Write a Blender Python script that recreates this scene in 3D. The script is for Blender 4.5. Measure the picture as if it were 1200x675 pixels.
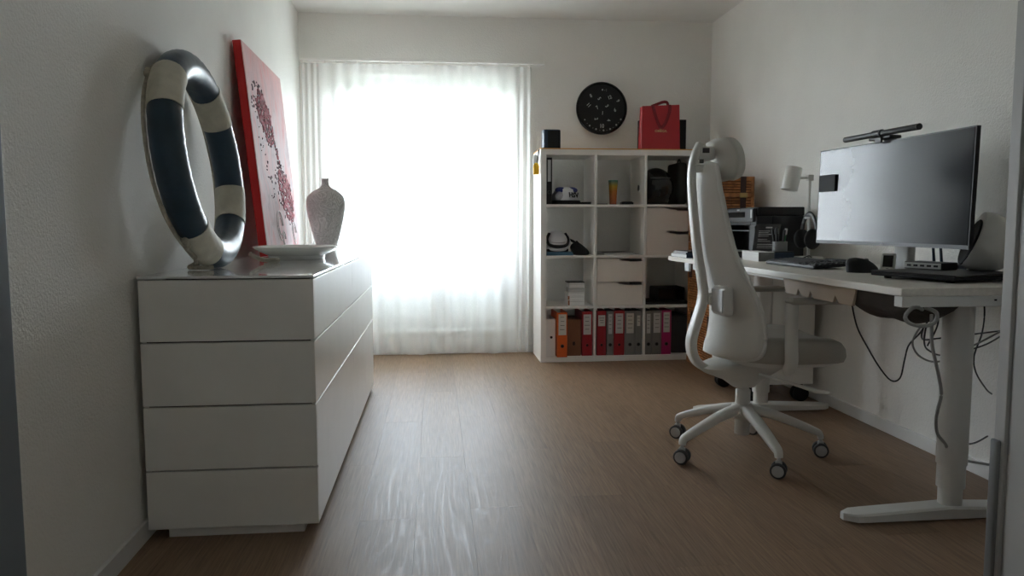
import bpy, bmesh, math, random
from mathutils import Vector, Matrix
PI = math.pi
random.seed(7)
for _o in list(bpy.data.objects):
    bpy.data.objects.remove(_o, do_unlink=True)
SC = bpy.context.scene
C = SC.collection

# ------------------------------------------------------------------ camera
cam_d = bpy.data.cameras.new('camera')
cam_d.sensor_fit = 'HORIZONTAL'; cam_d.sensor_width = 36.0
cam_d.lens = 879.22 / 1200 * 36.0
cam_d.clip_start = 0.02; cam_d.clip_end = 200
cam = bpy.data.objects.new('camera', cam_d); C.objects.link(cam)
_r = Vector((0.99491372, -0.10071119, -0.00198867)); _u = Vector((0.01058534, 0.08489746, 0.99633346)); _f = Vector((0.10017309, 0.99128688, -0.08553171))
cam.matrix_world = Matrix(((_r.x, _u.x, -_f.x, 0), (_r.y, _u.y, -_f.y, 0), (_r.z, _u.z, -_f.z, 0.9641), (0, 0, 0, 1)))
SC.camera = cam

# ------------------------------------------------------------------ sky, window portal, exposure
W = bpy.data.worlds.new('sky'); SC.world = W; W.use_nodes = True
wn = W.node_tree.nodes; wl = W.node_tree.links
bg = wn['Background']
SKY = 40.0
_tc = wn.new('ShaderNodeTexCoord'); _sp = wn.new('ShaderNodeSeparateXYZ'); _rp = wn.new('ShaderNodeValToRGB')
wl.new(_tc.outputs['Generated'], _sp.inputs[0]); wl.new(_sp.outputs['Z'], _rp.inputs[0])
_rp.color_ramp.elements[0].position = 0.0; _rp.color_ramp.elements[0].color = (0.885, 0.935, 1.0, 1)
_rp.color_ramp.elements[1].position = 0.8; _rp.color_ramp.elements[1].color = (0.68, 0.80, 1.0, 1)
wl.new(_rp.outputs[0], bg.inputs['Color']); bg.inputs['Strength'].default_value = SKY
_al = bpy.data.lights.new('window_portal', 'AREA'); _al.shape = 'RECTANGLE'; _al.size = 1.46; _al.size_y = 1.92
_al.cycles.is_portal = True
_ao = bpy.data.objects.new('window_portal', _al); C.objects.link(_ao)
_ao.location = (-0.11, 5.84, 1.10); _ao.rotation_euler = (-PI / 2, 0, 0)
vs = SC.view_settings
vs.view_transform = 'Standard'; vs.look = 'None'; vs.gamma = 1.0; vs.use_curve_mapping = False
vs.exposure = -0.05
SC.cycles.max_bounces = 14; SC.cycles.diffuse_bounces = 9; SC.cycles.transparent_max_bounces = 12

# ------------------------------------------------------------------ materials
MATS = {}
def mat(name, col, rough=0.5, metal=0.0, var=0.0, vscale=8.0, bump=0.0, bscale=60.0, spec=0.5, stretch=None, col2=None, coat=0.0, emit=None):
    if name in MATS: return MATS[name]
    m = bpy.data.materials.new(name); m.use_nodes = True
    nt = m.node_tree; b = nt.nodes['Principled BSDF']
    b.inputs['Roughness'].default_value = rough; b.inputs['Metallic'].default_value = metal
    b.inputs['Specular IOR Level'].default_value = spec
    b.inputs['Coat Weight'].default_value = coat
    b.inputs['Base Color'].default_value = (*col, 1)
    if emit:
        b.inputs['Emission Color'].default_value = (*emit[0], 1); b.inputs['Emission Strength'].default_value = emit[1]
    tc = nt.nodes.new('ShaderNodeTexCoord'); mp = nt.nodes.new('ShaderNodeMapping')
    nt.links.new(tc.outputs['Object'], mp.inputs['Vector'])
    if stretch: mp.inputs['Scale'].default_value = stretch
    n = nt.nodes.new('ShaderNodeTexNoise'); n.inputs['Scale'].default_value = vscale; n.inputs['Detail'].default_value = 5
    nt.links.new(mp.outputs[0], n.inputs['Vector'])
    c2 = col2 or tuple(max(0, c * (1 - max(var, 0.04))) for c in col)
    r = nt.nodes.new('ShaderNodeValToRGB')
    r.color_ramp.elements[0].position = 0.3; r.color_ramp.elements[0].color = (*c2, 1)
    r.color_ramp.elements[1].position = 0.7; r.color_ramp.elements[1].color = (*col, 1)
    nt.links.new(n.outputs['Fac'], r.inputs[0]); nt.links.new(r.outputs[0], b.inputs['Base Color'])
    if bump > 0:
        n2 = nt.nodes.new('ShaderNodeTexNoise'); n2.inputs['Scale'].default_value = bscale; n2.inputs['Detail'].default_value = 4
        nt.links.new(mp.outputs[0], n2.inputs['Vector'])
        bp = nt.nodes.new('ShaderNodeBump'); bp.inputs['Strength'].default_value = bump; bp.inputs['Distance'].default_value = 0.004
        nt.links.new(n2.outputs['Fac'], bp.inputs['Height']); nt.links.new(bp.outputs[0], b.inputs['Normal'])
    MATS[name] = m
    return m

def floor_mat():
    m = bpy.data.materials.new('oak_plank'); m.use_nodes = True; nt = m.node_tree; L = nt.links; b = nt.nodes['Principled BSDF']
    N = lambda t: nt.nodes.new('ShaderNode' + t)
    tc = N('TexCoord'); oi = N('ObjectInfo'); sc = N('VectorMath'); sc.operation = 'SCALE'; L.new(oi.outputs['Random'], sc.inputs['Scale']); sc.inputs[0].default_value = (13, 31, 7)
    ad = N('VectorMath'); ad.operation = 'ADD'; L.new(tc.outputs['Object'], ad.inputs[0]); L.new(sc.outputs[0], ad.inputs[1])
    mp = N('Mapping'); mp.inputs['Scale'].default_value = (1, 0.07, 1); L.new(ad.outputs[0], mp.inputs['Vector'])
    # broad cathedral figure: rings of a warped field
    n1 = N('TexNoise'); n1.inputs['Scale'].default_value = 7.0; n1.inputs['Detail'].default_value = 2; n1.inputs['Distortion'].default_value = 0.6; L.new(mp.outputs[0], n1.inputs['Vector'])
    m0 = N('Math'); m0.operation = 'MULTIPLY'; m0.inputs[1].default_value = 26; L.new(n1.outputs['Fac'], m0.inputs[0])
    sx = N('SeparateXYZ'); L.new(ad.outputs[0], sx.inputs[0]); mu = N('Math'); mu.operation = 'MULTIPLY_ADD'; mu.inputs[1].default_value = 46; L.new(sx.outputs['X'], mu.inputs[0]); L.new(m0.outputs[0], mu.inputs[2])
    fr = N('Math'); fr.operation = 'PINGPONG'; fr.inputs[1].default_value = 1; L.new(mu.outputs[0], fr.inputs[0])
    rl = N('ValToRGB'); rl.color_ramp.elements[0].position = 0.02; rl.color_ramp.elements[0].color = (1, 1, 1, 1); rl.color_ramp.elements[1].position = 0.30; rl.color_ramp.elements[1].color = (0, 0, 0, 1); L.new(fr.outputs[0], rl.inputs[0])
    mp2 = N('Mapping'); mp2.inputs['Scale'].default_value = (60, 2.2, 1); L.new(ad.outputs[0], mp2.inputs['Vector'])
    n2 = N('TexNoise'); n2.inputs['Scale'].default_value = 3.0; n2.inputs['Detail'].default_value = 6; L.new(mp2.outputs[0], n2.inputs['Vector'])
    r1 = N('ValToRGB'); r1.color_ramp.elements[0].position = 0.28; r1.color_ramp.elements[0].color = (0.190, 0.118, 0.070, 1); r1.color_ramp.elements[1].position = 0.75; r1.color_ramp.elements[1].color = (0.325, 0.212, 0.132, 1); L.new(n2.outputs['Fac'], r1.inputs[0])
    mx = N('MixRGB'); mx.blend_type = 'MULTIPLY'; mx.inputs[2].default_value = (0.68, 0.62, 0.58, 1); L.new(r1.outputs[0], mx.inputs[1])
    mm = N('Math'); mm.operation = 'MULTIPLY'; mm.inputs[1].default_value = 0.38; L.new(rl.outputs[0], mm.inputs[0]); L.new(mm.outputs[0], mx.inputs[0])
    hv = N('HueSaturation'); L.new(mx.outputs[0], hv.inputs['Color']); mr = N('MapRange'); L.new(oi.outputs['Random'], mr.inputs[0]); mr.inputs[3].default_value = 0.90; mr.inputs[4].default_value = 1.08; L.new(mr.outputs[0], hv.inputs['Value'])
    L.new(hv.outputs[0], b.inputs['Base Color'])
    rr = N('MapRange'); L.new(rl.outputs[0], rr.inputs[0]); b.inputs['Specular IOR Level'].default_value = 0.36; rr.inputs[3].default_value = 0.49; rr.inputs[4].default_value = 0.43; L.new(rr.outputs[0], b.inputs['Roughness'])
    bp = N('Bump'); bp.inputs['Strength'].default_value = 0.07; bp.inputs['Distance'].default_value = 0.001
    ah = N('Math'); ah.operation = 'ADD'; L.new(n2.outputs['Fac'], ah.inputs[0]); L.new(rl.outputs[0], ah.inputs[1]); L.new(ah.outputs[0], bp.inputs['Height']); L.new(bp.outputs[0], b.inputs['Normal'])
    return m

def curtain_mat():
    m = bpy.data.materials.new('sheer_voile'); m.use_nodes = True; nt = m.node_tree; L = nt.links
    for n in list(nt.nodes): nt.nodes.remove(n)
    N = lambda t: nt.nodes.new('ShaderNode' + t)
    out = N('OutputMaterial'); tr = N('BsdfTransparent'); tl = N('BsdfTranslucent'); df = N('BsdfDiffuse')
    tr.inputs[0].default_value = (1, 1, 1, 1); tl.inputs[0].default_value = (0.95, 0.95, 0.94, 1); df.inputs[0].default_value = (0.9, 0.9, 0.89, 1)
    m1 = N('MixShader'); m1.inputs[0].default_value = 0.36; L.new(tl.outputs[0], m1.inputs[1]); L.new(df.outputs[0], m1.inputs[2])
    tc = N('TexCoord'); n = N('TexNoise'); n.inputs['Scale'].default_value = 400; L.new(tc.outputs['Object'], n.inputs['Vector'])
    mr = N('MapRange'); L.new(n.outputs['Fac'], mr.inputs[0]); mr.inputs[1].default_value = 0.3; mr.inputs[2].default_value = 0.7; mr.inputs[3].default_value = 0.52; mr.inputs[4].default_value = 0.64
    m2 = N('MixShader'); L.new(mr.outputs[0], m2.inputs[0]); L.new(tr.outputs[0], m2.inputs[1]); L.new(m1.outputs[0], m2.inputs[2])
    L.new(m2.outputs[0], out.inputs[0]); return m

def glass_mat():
    m = bpy.data.materials.new('window_glass'); m.use_nodes = True; nt = m.node_tree; L = nt.links
    for n in list(nt.nodes): nt.nodes.remove(n)
    N = lambda t: nt.nodes.new('ShaderNode' + t)
    out = N('OutputMaterial'); tr = N('BsdfTransparent'); gl = N('BsdfGlossy'); gl.inputs['Roughness'].default_value = 0.0
    tr.inputs[0].default_value = (0.97, 0.985, 0.98, 1)
    mx = N('MixShader'); mx.inputs[0].default_value = 0.06; L.new(tr.outputs[0], mx.inputs[1]); L.new(gl.outputs[0], mx.inputs[2]); L.new(mx.outputs[0], out.inputs[0]); return m

def paint_mat():
    m = bpy.data.materials.new('abstract_paint'); m.use_nodes = True; nt = m.node_tree; L = nt.links; b = nt.nodes['Principled BSDF']
    N = lambda t: nt.nodes.new('ShaderNode' + t)
    tc = N('TexCoord'); sp = N('SeparateXYZ'); L.new(tc.outputs['Object'], sp.inputs[0])
    mp = N('Mapping'); mp.inputs['Scale'].default_value = (1, 1.6, 0.7); L.new(tc.outputs['Object'], mp.inputs['Vector'])
    n = N('TexNoise'); n.inputs['Scale'].default_value = 4.5; n.inputs['Detail'].default_value = 9; n.inputs['Distortion'].default_value = 1.6; L.new(mp.outputs[0], n.inputs['Vector'])
    r = N('ValToRGB'); cr = r.color_ramp
    cr.elements[0].position = 0.32; cr.elements[0].color = (0.70, 0.36, 0.38, 1)
    cr.elements[1].position = 0.72; cr.elements[1].color = (0.74, 0.54, 0.55, 1)
    e = cr.elements.new(0.46); e.color = (0.76, 0.58, 0.59, 1)
    e = cr.elements.new(0.53); e.color = (0.72, 0.62, 0.64, 1)
    e = cr.elements.new(0.60); e.color = (0.60, 0.50, 0.52, 1)
    e = cr.elements.new(0.64); e.color = (0.70, 0.58, 0.60, 1)
    L.new(n.outputs['Fac'], r.inputs[0])
    # redder towards the top edge of the canvas
    g = N('MapRange'); L.new(sp.outputs['Z'], g.inputs[0]); g.inputs[1].default_value = 0.62; g.inputs[2].default_value = 0.97; g.inputs[3].default_value = 0; g.inputs[4].default_value = 0.6
    mx = N('MixRGB'); L.new(g.outputs[0], mx.inputs[0]); L.new(r.outputs[0], mx.inputs[1]); mx.inputs[2].default_value = (0.70, 0.34, 0.33, 1)
    L.new(mx.outputs[0], b.inputs['Base Color']); b.inputs['Roughness'].default_value = 0.85; b.inputs['Specular IOR Level'].default_value = 0.15
    bp = N('Bump'); bp.inputs['Strength'].default_value = 0.4; bp.inputs['Distance'].default_value = 0.004; L.new(n.outputs['Fac'], bp.inputs['Height']); L.new(bp.outputs[0], b.inputs['Normal'])
    return m

def ramp_z_mat(name, stops, rough=0.3, z0=0.0, z1=1.0):
    m = bpy.data.materials.new(name); m.use_nodes = True; nt = m.node_tree; L = nt.links; b = nt.nodes['Principled BSDF']
    N = lambda t: nt.nodes.new('ShaderNode' + t)
    tc = N('TexCoord'); sp = N('SeparateXYZ'); L.new(tc.outputs['Object'], sp.inputs[0])
    mr = N('MapRange'); mr.inputs[1].default_value = z0; mr.inputs[2].default_value = z1; L.new(sp.outputs['Z'], mr.inputs[0])
    r = N('ValToRGB'); cr = r.color_ramp
    cr.elements[0].position = stops[0][0]; cr.elements[0].color = (*stops[0][1], 1)
    cr.elements[1].position = stops[-1][0]; cr.elements[1].color = (*stops[-1][1], 1)
    for p, c in stops[1:-1]: e = cr.elements.new(p); e.color = (*c, 1)
    L.new(mr.outputs[0], r.inputs[0]); L.new(r.outputs[0], b.inputs['Base Color']); b.inputs['Roughness'].default_value = rough
    return m

def vase_mat():
    m = bpy.data.materials.new('combed_ceramic'); m.use_nodes = True; nt = m.node_tree; L = nt.links; b = nt.nodes['Principled BSDF']
    N = lambda t: nt.nodes.new('ShaderNode' + t)
    tc = N('TexCoord'); w = N('TexNoise'); w.inputs['Scale'].default_value = 7; w.inputs['Distortion'].default_value = 2.0; L.new(tc.outputs['Object'], w.inputs['Vector'])
    mu = N('Math'); mu.operation = 'MULTIPLY'; mu.inputs[1].default_value = 30; L.new(w.outputs['Fac'], mu.inputs[0])
    pg = N('Math'); pg.operation = 'PINGPONG'; pg.inputs[1].default_value = 1; L.new(mu.outputs[0], pg.inputs[0])
    r = N('ValToRGB'); r.color_ramp.elements[0].color = (0.52, 0.51, 0.49, 1); r.color_ramp.elements[1].color = (0.78, 0.77, 0.75, 1); L.new(pg.outputs[0], r.inputs[0]); L.new(r.outputs[0], b.inputs['Base Color'])
    b.inputs['Roughness'].default_value = 0.75
    bp = N('Bump'); bp.inputs['Strength'].default_value = 0.7; bp.inputs['Distance'].default_value = 0.003; L.new(pg.outputs[0], bp.inputs['Height']); L.new(bp.outputs[0], b.inputs['Normal'])
    return m

M = {}
M['wall'] = mat('white_plaster', (0.875, 0.858, 0.820), 0.85, var=0.05, vscale=3, bump=0.9, bscale=130)
M['ceil'] = mat('ceiling_paint', (0.80, 0.785, 0.75), 0.9, bump=0.1, bscale=120)
M['trimw'] = mat('white_trim_paint', (0.78, 0.775, 0.76), 0.45)
M['jamb'] = mat('blue_grey_door_paint', (0.20, 0.235, 0.27), 0.5)
M['hall'] = mat('hall_paint', (0.80, 0.79, 0.76), 0.9)
M['floor'] = floor_mat()
M['subfloor'] = mat('dark_joint', (0.05, 0.035, 0.025), 0.8)
M['white'] = mat('white_lacquer', (0.88, 0.865, 0.83), 0.28)
M['whiteglass'] = mat('white_glass_top', (0.80, 0.80, 0.79), 0.10, coat=0.6)
M['gap'] = mat('shadow_gap_black', (0.03, 0.03, 0.03), 0.8)
M['shelf'] = mat('white_foil_board', (0.87, 0.85, 0.81), 0.42)
M['drawer'] = mat('white_drawer_front', (0.80, 0.75, 0.69), 0.45)
M['navy'] = mat('navy_vinyl', (0.020, 0.050, 0.085), 0.38, var=0.35, vscale=14, bump=0.25, bscale=30)
M['cream'] = mat('cream_canvas', (0.68, 0.64, 0.53), 0.7, var=0.2, vscale=22, bump=0.5, bscale=60)
M['rope'] = mat('cotton_rope', (0.56, 0.51, 0.41), 0.9, var=0.3, vscale=60, bump=0.6, bscale=220)
M['redcanvas'] = mat('red_canvas_edge', (0.60, 0.012, 0.012), 0.55, bump=0.2, bscale=300)
M['paint'] = paint_mat()
M['petal_dark'] = mat('crimson_impasto', (0.42, 0.035, 0.06), 0.8, var=0.7, vscale=50)
M['petal_grey'] = mat('charcoal_impasto', (0.17, 0.09, 0.11), 0.85, var=0.6, vscale=50)
M['petal_white'] = mat('white_impasto', (0.75, 0.70, 0.70), 0.6)
M['vase'] = vase_mat()
M['porcelain'] = mat('white_porcelain', (0.78, 0.78, 0.76), 0.15, coat=0.4)
M['black'] = mat('black_plastic', (0.012, 0.012, 0.013), 0.45)
M['blackmat'] = mat('black_matte', (0.010, 0.010, 0.011), 0.75, var=0.2)
M['blackgloss'] = mat('black_gloss', (0.008, 0.008, 0.009), 0.12)
M['dgrey'] = mat('dark_grey_plastic', (0.045, 0.045, 0.048), 0.5)
M['mgrey'] = mat('mid_grey_plastic', (0.17, 0.175, 0.18), 0.45)
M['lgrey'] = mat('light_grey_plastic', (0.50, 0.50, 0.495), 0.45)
M['metal'] = mat('brushed_steel', (0.55, 0.55, 0.55), 0.32, 1.0)
M['brass'] = mat('aged_brass', (0.45, 0.33, 0.13), 0.4, 1.0)
M['gold'] = mat('gold_print', (0.62, 0.45, 0.20), 0.4)
M['bluebox'] = mat('midnight_blue_shell', (0.012, 0.030, 0.065), 0.3)
M['redbag'] = mat('red_paper', (0.42, 0.010, 0.018), 0.42, bump=0.05)
M['redribbon'] = mat('red_ribbon', (0.22, 0.004, 0.012), 0.6)
M['yellow'] = mat('yellow_plastic', (0.85, 0.50, 0.01), 0.4)
M['orangeboard'] = mat('orange_board', (0.70, 0.36, 0.08), 0.6)
M['wood_edge'] = mat('desk_oak_veneer', (0.80, 0.76, 0.69), 0.42, var=0.14, vscale=5, stretch=(14, 1, 14))
M['deskmetal'] = mat('desk_white_steel', (0.74, 0.735, 0.71), 0.4)
M['chairw'] = mat('chair_white_plastic', (0.72, 0.71, 0.68), 0.42)
M['chairf'] = mat('chair_beige_fabric', (0.47, 0.445, 0.40), 0.85, bump=0.35, bscale=400)
M['chairh'] = mat('chair_pale_fabric', (0.66, 0.64, 0.59), 0.85, bump=0.3, bscale=400)
M['chairm'] = mat('chair_mesh_fabric', (0.66, 0.645, 0.61), 0.7, bump=0.3, bscale=500)
M['tyre'] = mat('caster_rubber', (0.05, 0.05, 0.052), 0.6)
M['wicker'] = mat('wicker_cane', (0.55, 0.215, 0.065), 0.55, var=0.5, vscale=30)
M['wickerc'] = mat('wicker_core', (0.22, 0.08, 0.028), 0.8, var=0.4)
M['leather'] = mat('dark_leather', (0.045, 0.016, 0.010), 0.55)
M['plywood'] = mat('plywood_tray', (0.58, 0.47, 0.36), 0.6, var=0.15)
M['net'] = mat('brown_felt_pouch', (0.075, 0.062, 0.052), 0.9, var=0.3, bump=0.4, bscale=250)
M['cableg'] = mat('grey_cable', (0.32, 0.315, 0.30), 0.5)
M['paper'] = mat('white_paper', (0.78, 0.78, 0.77), 0.8)
M['label'] = mat('label_paper', (0.62, 0.60, 0.55), 0.8)
M['labelg'] = mat('label_grey_paper', (0.58, 0.58, 0.58), 0.8)
M['ink'] = mat('print_ink', (0.10, 0.10, 0.10), 0.8)
M['bind_orange'] = mat('orange_binder', (0.62, 0.10, 0.012), 0.4)
M['bind_red'] = mat('red_binder', (0.34, 0.010, 0.018), 0.4)
M['bind_grey'] = mat('grey_binder', (0.21, 0.205, 0.195), 0.5)
M['bind_pink'] = mat('pink_binder', (0.46, 0.022, 0.15), 0.4)
M['card'] = mat('brown_cardboard', (0.27, 0.115, 0.06), 0.75)
M['blue'] = mat('blue_folder', (0.07, 0.17, 0.27), 0.5)
M['capblue'] = mat('cap_blue', (0.02, 0.03, 0.16), 0.7)
M['capwhite'] = mat('cap_white', (0.60, 0.60, 0.62), 0.8)
M['capgrey'] = mat('cap_grey', (0.34, 0.34, 0.35), 0.85)
M['green'] = mat('green_pen', (0.02, 0.16, 0.06), 0.4)
M['screen'] = mat('screen_panel', (0.012, 0.014, 0.017), 0.13, spec=0.5, coat=0.0)
M['screen'].node_tree.nodes['Principled BSDF'].inputs['IOR'].default_value = 1.30
M['tumbler'] = ramp_z_mat('painted_glass', [(0, (0.40, 0.10, 0.05)), (0.55, (0.50, 0.17, 0.03)), (0.75, (0.50, 0.30, 0.03)), (1, (0.03, 0.22, 0.16))], 0.2, 0, 0.172)
M['curtain'] = curtain_mat(); M['glass'] = glass_mat()
M['outside'] = mat('balcony_pale_paint', (0.70, 0.70, 0.71), 0.8)
M['garden'] = mat('garden_ground', (0.16, 0.18, 0.12), 0.9, var=0.3, vscale=0.5)
M['balcony'] = mat('balcony_tile', (0.46, 0.43, 0.38), 0.8, var=0.2)

# ------------------------------------------------------------------ mesh helpers
def xf(bm, verts, loc=(0, 0, 0), rot=None, sc=None):
    if sc: bmesh.ops.scale(bm, vec=sc, verts=verts)
    if rot: bmesh.ops.rotate(bm, cent=(0, 0, 0), matrix=rot if isinstance(rot, Matrix) else Matrix.Rotation(rot[1], 3, rot[0]), verts=verts)
    bmesh.ops.translate(bm, vec=loc, verts=verts)

def bx(bm, c, s, bev=0.0, rot=None, seg=2):
    """box with centre c and size s"""
    r = bmesh.ops.create_cube(bm, size=1.0); v = r['verts']
    bmesh.ops.scale(bm, vec=s, verts=v)
    if bev > 0:
        es = list({e for q in v for e in q.link_edges})
        g = bmesh.ops.bevel(bm, geom=es, offset=min(bev, min(s) * 0.49), segments=seg, profile=0.5, affect='EDGES')
        seen = set(); st = [g['verts'][0]]
        while st:
            q = st.pop()
            if q in seen: continue
            seen.add(q); st += [e.other_vert(q) for e in q.link_edges]
        v = list(seen)
    xf(bm, v, c, rot)
    return v

def b2(bm, x0, x1, y0, y1, z0, z1, bev=0.0):
    return bx(bm, ((x0 + x1) / 2, (y0 + y1) / 2, (z0 + z1) / 2), (abs(x1 - x0), abs(y1 - y0), abs(z1 - z0)), bev)

def cyl(bm, c, r, h, axis='Z', seg=24, r2=None, bev=0.0, rot=None):
    g = bmesh.ops.create_cone(bm, cap_ends=True, segments=seg, radius1=r, radius2=r if r2 is None else r2, depth=h); v = g['verts']
    if bev > 0:
        es = [e for e in {e for q in v for e in q.link_edges} if len([f for f in e.link_faces if len(f.verts) > 4]) == 1]
        g = bmesh.ops.bevel(bm, geom=es, offset=bev, segments=2, profile=0.5, affect='EDGES')
        seen = set(); st = [g['verts'][0]]
        while st:
            q = st.pop()
            if q in seen: continue
            seen.add(q); st += [e.other_vert(q) for e in q.link_edges]
        v = list(seen)
    if axis == 'X': bmesh.ops.rotate(bm, cent=(0, 0, 0), matrix=Matrix.Rotation(PI / 2, 3, 'Y'), verts=v)
    if axis == 'Y': bmesh.ops.rotate(bm, cent=(0, 0, 0), matrix=Matrix.Rotation(-PI / 2, 3, 'X'), verts=v)
    xf(bm, v, c, rot)
    return v

def loft(bm, rings, cap=True, closed=False):
    vs = [[bm.verts.new(p) for p in r] for r in rings]
    n = len(vs[0]); out = [v for r in vs for v in r]
    m = len(vs)
    for i in range(m if closed else m - 1):
        a, b = vs[i], vs[(i + 1) % m]
        for j in range(n): bm.faces.new((a[j], a[(j + 1) % n], b[(j + 1) % n], b[j]))
    if cap and not closed:
        bm.faces.new(list(reversed(vs[0]))); bm.faces.new(vs[-1])
    return out

def lathe(bm, prof, seg=32, a=1.0, b=1.0, p=2.0, loc=(0, 0, 0), cap=True):
    """profile of (radius, z); a, b stretch the outline, p > 2 squares it"""
    rings = []
    for r, z in prof:
        ring = []
        for k in range(seg):
            t = 2 * PI * k / seg; ct, st = math.cos(t), math.sin(t)
            ring.append((loc[0] + a * r * math.copysign(abs(ct) ** (2 / p), ct), loc[1] + b * r * math.copysign(abs(st) ** (2 / p), st), loc[2] + z))
        rings.append(ring)
    return loft(bm, rings, cap)

def tube(bm, pts, r, seg=8, flat=None, up=(0, 0, 1), closed=False, cap=True):
    """sweep along pts; r number or list; flat=(a,b) stretches the section along side and up"""
    P = [Vector(p) for p in pts]; n = len(P)
    R = r if isinstance(r, (list, tuple)) else [r] * n
    F = flat if isinstance(flat, list) else [flat or (1, 1)] * n
    rings = []; U = Vector(up)
    for i in range(n):
        if closed: t = P[(i + 1) % n] - P[i - 1]
        else: t = P[min(i + 1, n - 1)] - P[max(i - 1, 0)]
        t.normalize()
        s = t.cross(U)
        if s.length < 1e-3: s = t.cross(Vector((0, 1, 0)))
        if s.length < 1e-3: s = t.cross(Vector((1, 0, 0)))
        s.normalize(); w = s.cross(t).normalized()
        if not up == (0, 0, 1): pass
        rings.append([P[i] + s * math.cos(2 * PI * k / seg) * R[i] * F[i][0] + w * math.sin(2 * PI * k / seg) * R[i] * F[i][1] for k in range(seg)])
    return loft(bm, rings, cap, closed)

def spline(pts, n=8, closed=False):
    P = [Vector(p) for p in pts]; out = []; m = len(P)
    for i in range(m if closed else m - 1):
        if closed: a, b, c, d = P[i - 1], P[i], P[(i + 1) % m], P[(i + 2) % m]
        else: a, b, c, d = P[max(i - 1, 0)], P[i], P[i + 1], P[min(i + 2, m - 1)]
        for k in range(n):
            t = k / n
            out.append(0.5 * ((2 * b) + (c - a) * t + (2 * a - 5 * b + 4 * c - d) * t * t + (3 * b - a - 3 * c + d) * t ** 3))
    if not closed: out.append(P[-1])
    return out

def prism(bm, poly, h0, h1, plane='XY'):
    def P(q, h):
        return (q[0], q[1], h) if plane == 'XY' else ((q[0], h, q[1]) if plane == 'XZ' else (h, q[0], q[1]))
    v0 = [bm.verts.new(P(q, h0)) for q in poly]; v1 = [bm.verts.new(P(q, h1)) for q in poly]
    n = len(poly)
    bm.faces.new(v0); bm.faces.new(v1)
    for i in range(n): bm.faces.new((v0[i], v0[(i + 1) % n], v1[(i + 1) % n], v1[i]))
    return v0 + v1

def nbm(): return bmesh.new()

def obj(name, bm, m, parent=None, loc=None, rot=None, smooth=False, kind=None):
    bmesh.ops.recalc_face_normals(bm, faces=bm.faces)
    me = bpy.data.meshes.new(name); bm.to_mesh(me); bm.free()
    me.materials.append(M[m] if isinstance(m, str) else m)
    if smooth:
        for p in me.polygons: p.use_smooth = True
        if smooth != True: me.set_sharp_from_angle(angle=math.radians(smooth))
        else: me.set_sharp_from_angle(angle=math.radians(50))
    o = bpy.data.objects.new(name, me); C.objects.link(o)
    if parent: o.parent = parent
    if loc: o.location = loc
    if rot: o.rotation_euler = rot
    if kind: o['kind'] = kind
    return o

def tag(o, label, cat, group=None):
    o['label'] = label; o['category'] = cat
    if group: o['group'] = group
    return o

def thing(name, label, cat, loc=(0, 0, 0), rz=0.0, group=None):
    o = bpy.data.objects.new(name, None); C.objects.link(o); o.empty_display_size = 0.1
    o.location = loc; o.rotation_euler = (0, 0, rz)
    return tag(o, label, cat, group)

def box(name, m, parent, c, s, bev=0.0, rot=None, smooth=False):
    bm = nbm(); bx(bm, c, s, bev, rot); return obj(name, bm, m, parent, smooth=smooth)

def struct(name, bm, m):
    o = obj(name, bm, m); o['kind'] = 'structure'; return o

def copy_part(o, parent, loc=None, rot=None):
    c = o.copy(); C.objects.link(c); c.parent = parent
    if loc is not None: c.location = loc
    if rot is not None: c.rotation_euler = rot
    return c

def text(name, body, size, m, parent, loc, rot, depth=0.0006, align='CENTER', label=None, shear=0.0, sx=1.0, bold=0.0):
    cu = bpy.data.curves.new('lettering', 'FONT'); cu.body = body; cu.size = size; cu.align_x = align; cu.align_y = 'CENTER'; cu.extrude = depth; cu.shear = shear; cu.resolution_u = 2; cu.offset = bold
    t = bpy.data.objects.new('lettering', cu)
    me = bpy.data.meshes.new_from_object(t)
    bpy.data.objects.remove(t); me.materials.clear(); me.materials.append(M[m])
    o = bpy.data.objects.new(name, me); C.objects.link(o); o.parent = parent; o.location = loc; o.rotation_euler = rot; o.scale = (sx, 1, 1)
    if label: o['label'] = label
    return o

# ------------------------------------------------------------------ room shell
XR = 2.066; YB = 5.558; HC = 2.45; YF = 0.55
def XL(y): return -0.861 - 0.0166 * y
LROT = 0.0166
OX0, OX1, OZ0, OZ1 = -0.74, 0.585, 0.16, 2.03

bm = nbm(); b2(bm, -1.6, 2.3, -1.5, YB + 0.26, -0.12, -0.008); floor = struct('floor', bm, 'subfloor')
PWD, PLN = 0.182, 1.22
_pm = {}
def plank(x0, x1, y0, y1):
    key = (round(x1 - x0, 3), round(y1 - y0, 3))
    if key not in _pm:
        q = nbm(); w, l = key
        bx(q, (0, 0, -0.006), (w - 0.0006, l - 0.0006, 0.012))
        o = obj('plank', q, 'floor', floor); _pm[key] = o.data
    else:
        o = bpy.data.objects.new('plank', _pm[key]); C.objects.link(o); o.parent = floor
    o.location = ((x0 + x1) / 2, (y0 + y1) / 2, 0)
k = 0; x = -0.985
while x < XR:
    off = (k * 0.47) % 1.0 * PLN
    y = -1.4 - off
    while y < YB + 0.05:
        y0, y1 = max(y, -1.4), min(y + PLN, YB + 0.05)
        if y1 - y0 > 0.01: plank(x, min(x + PWD, XR + 0.03), y0, y1)
        y += PLN
    x += PWD; k += 1

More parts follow.
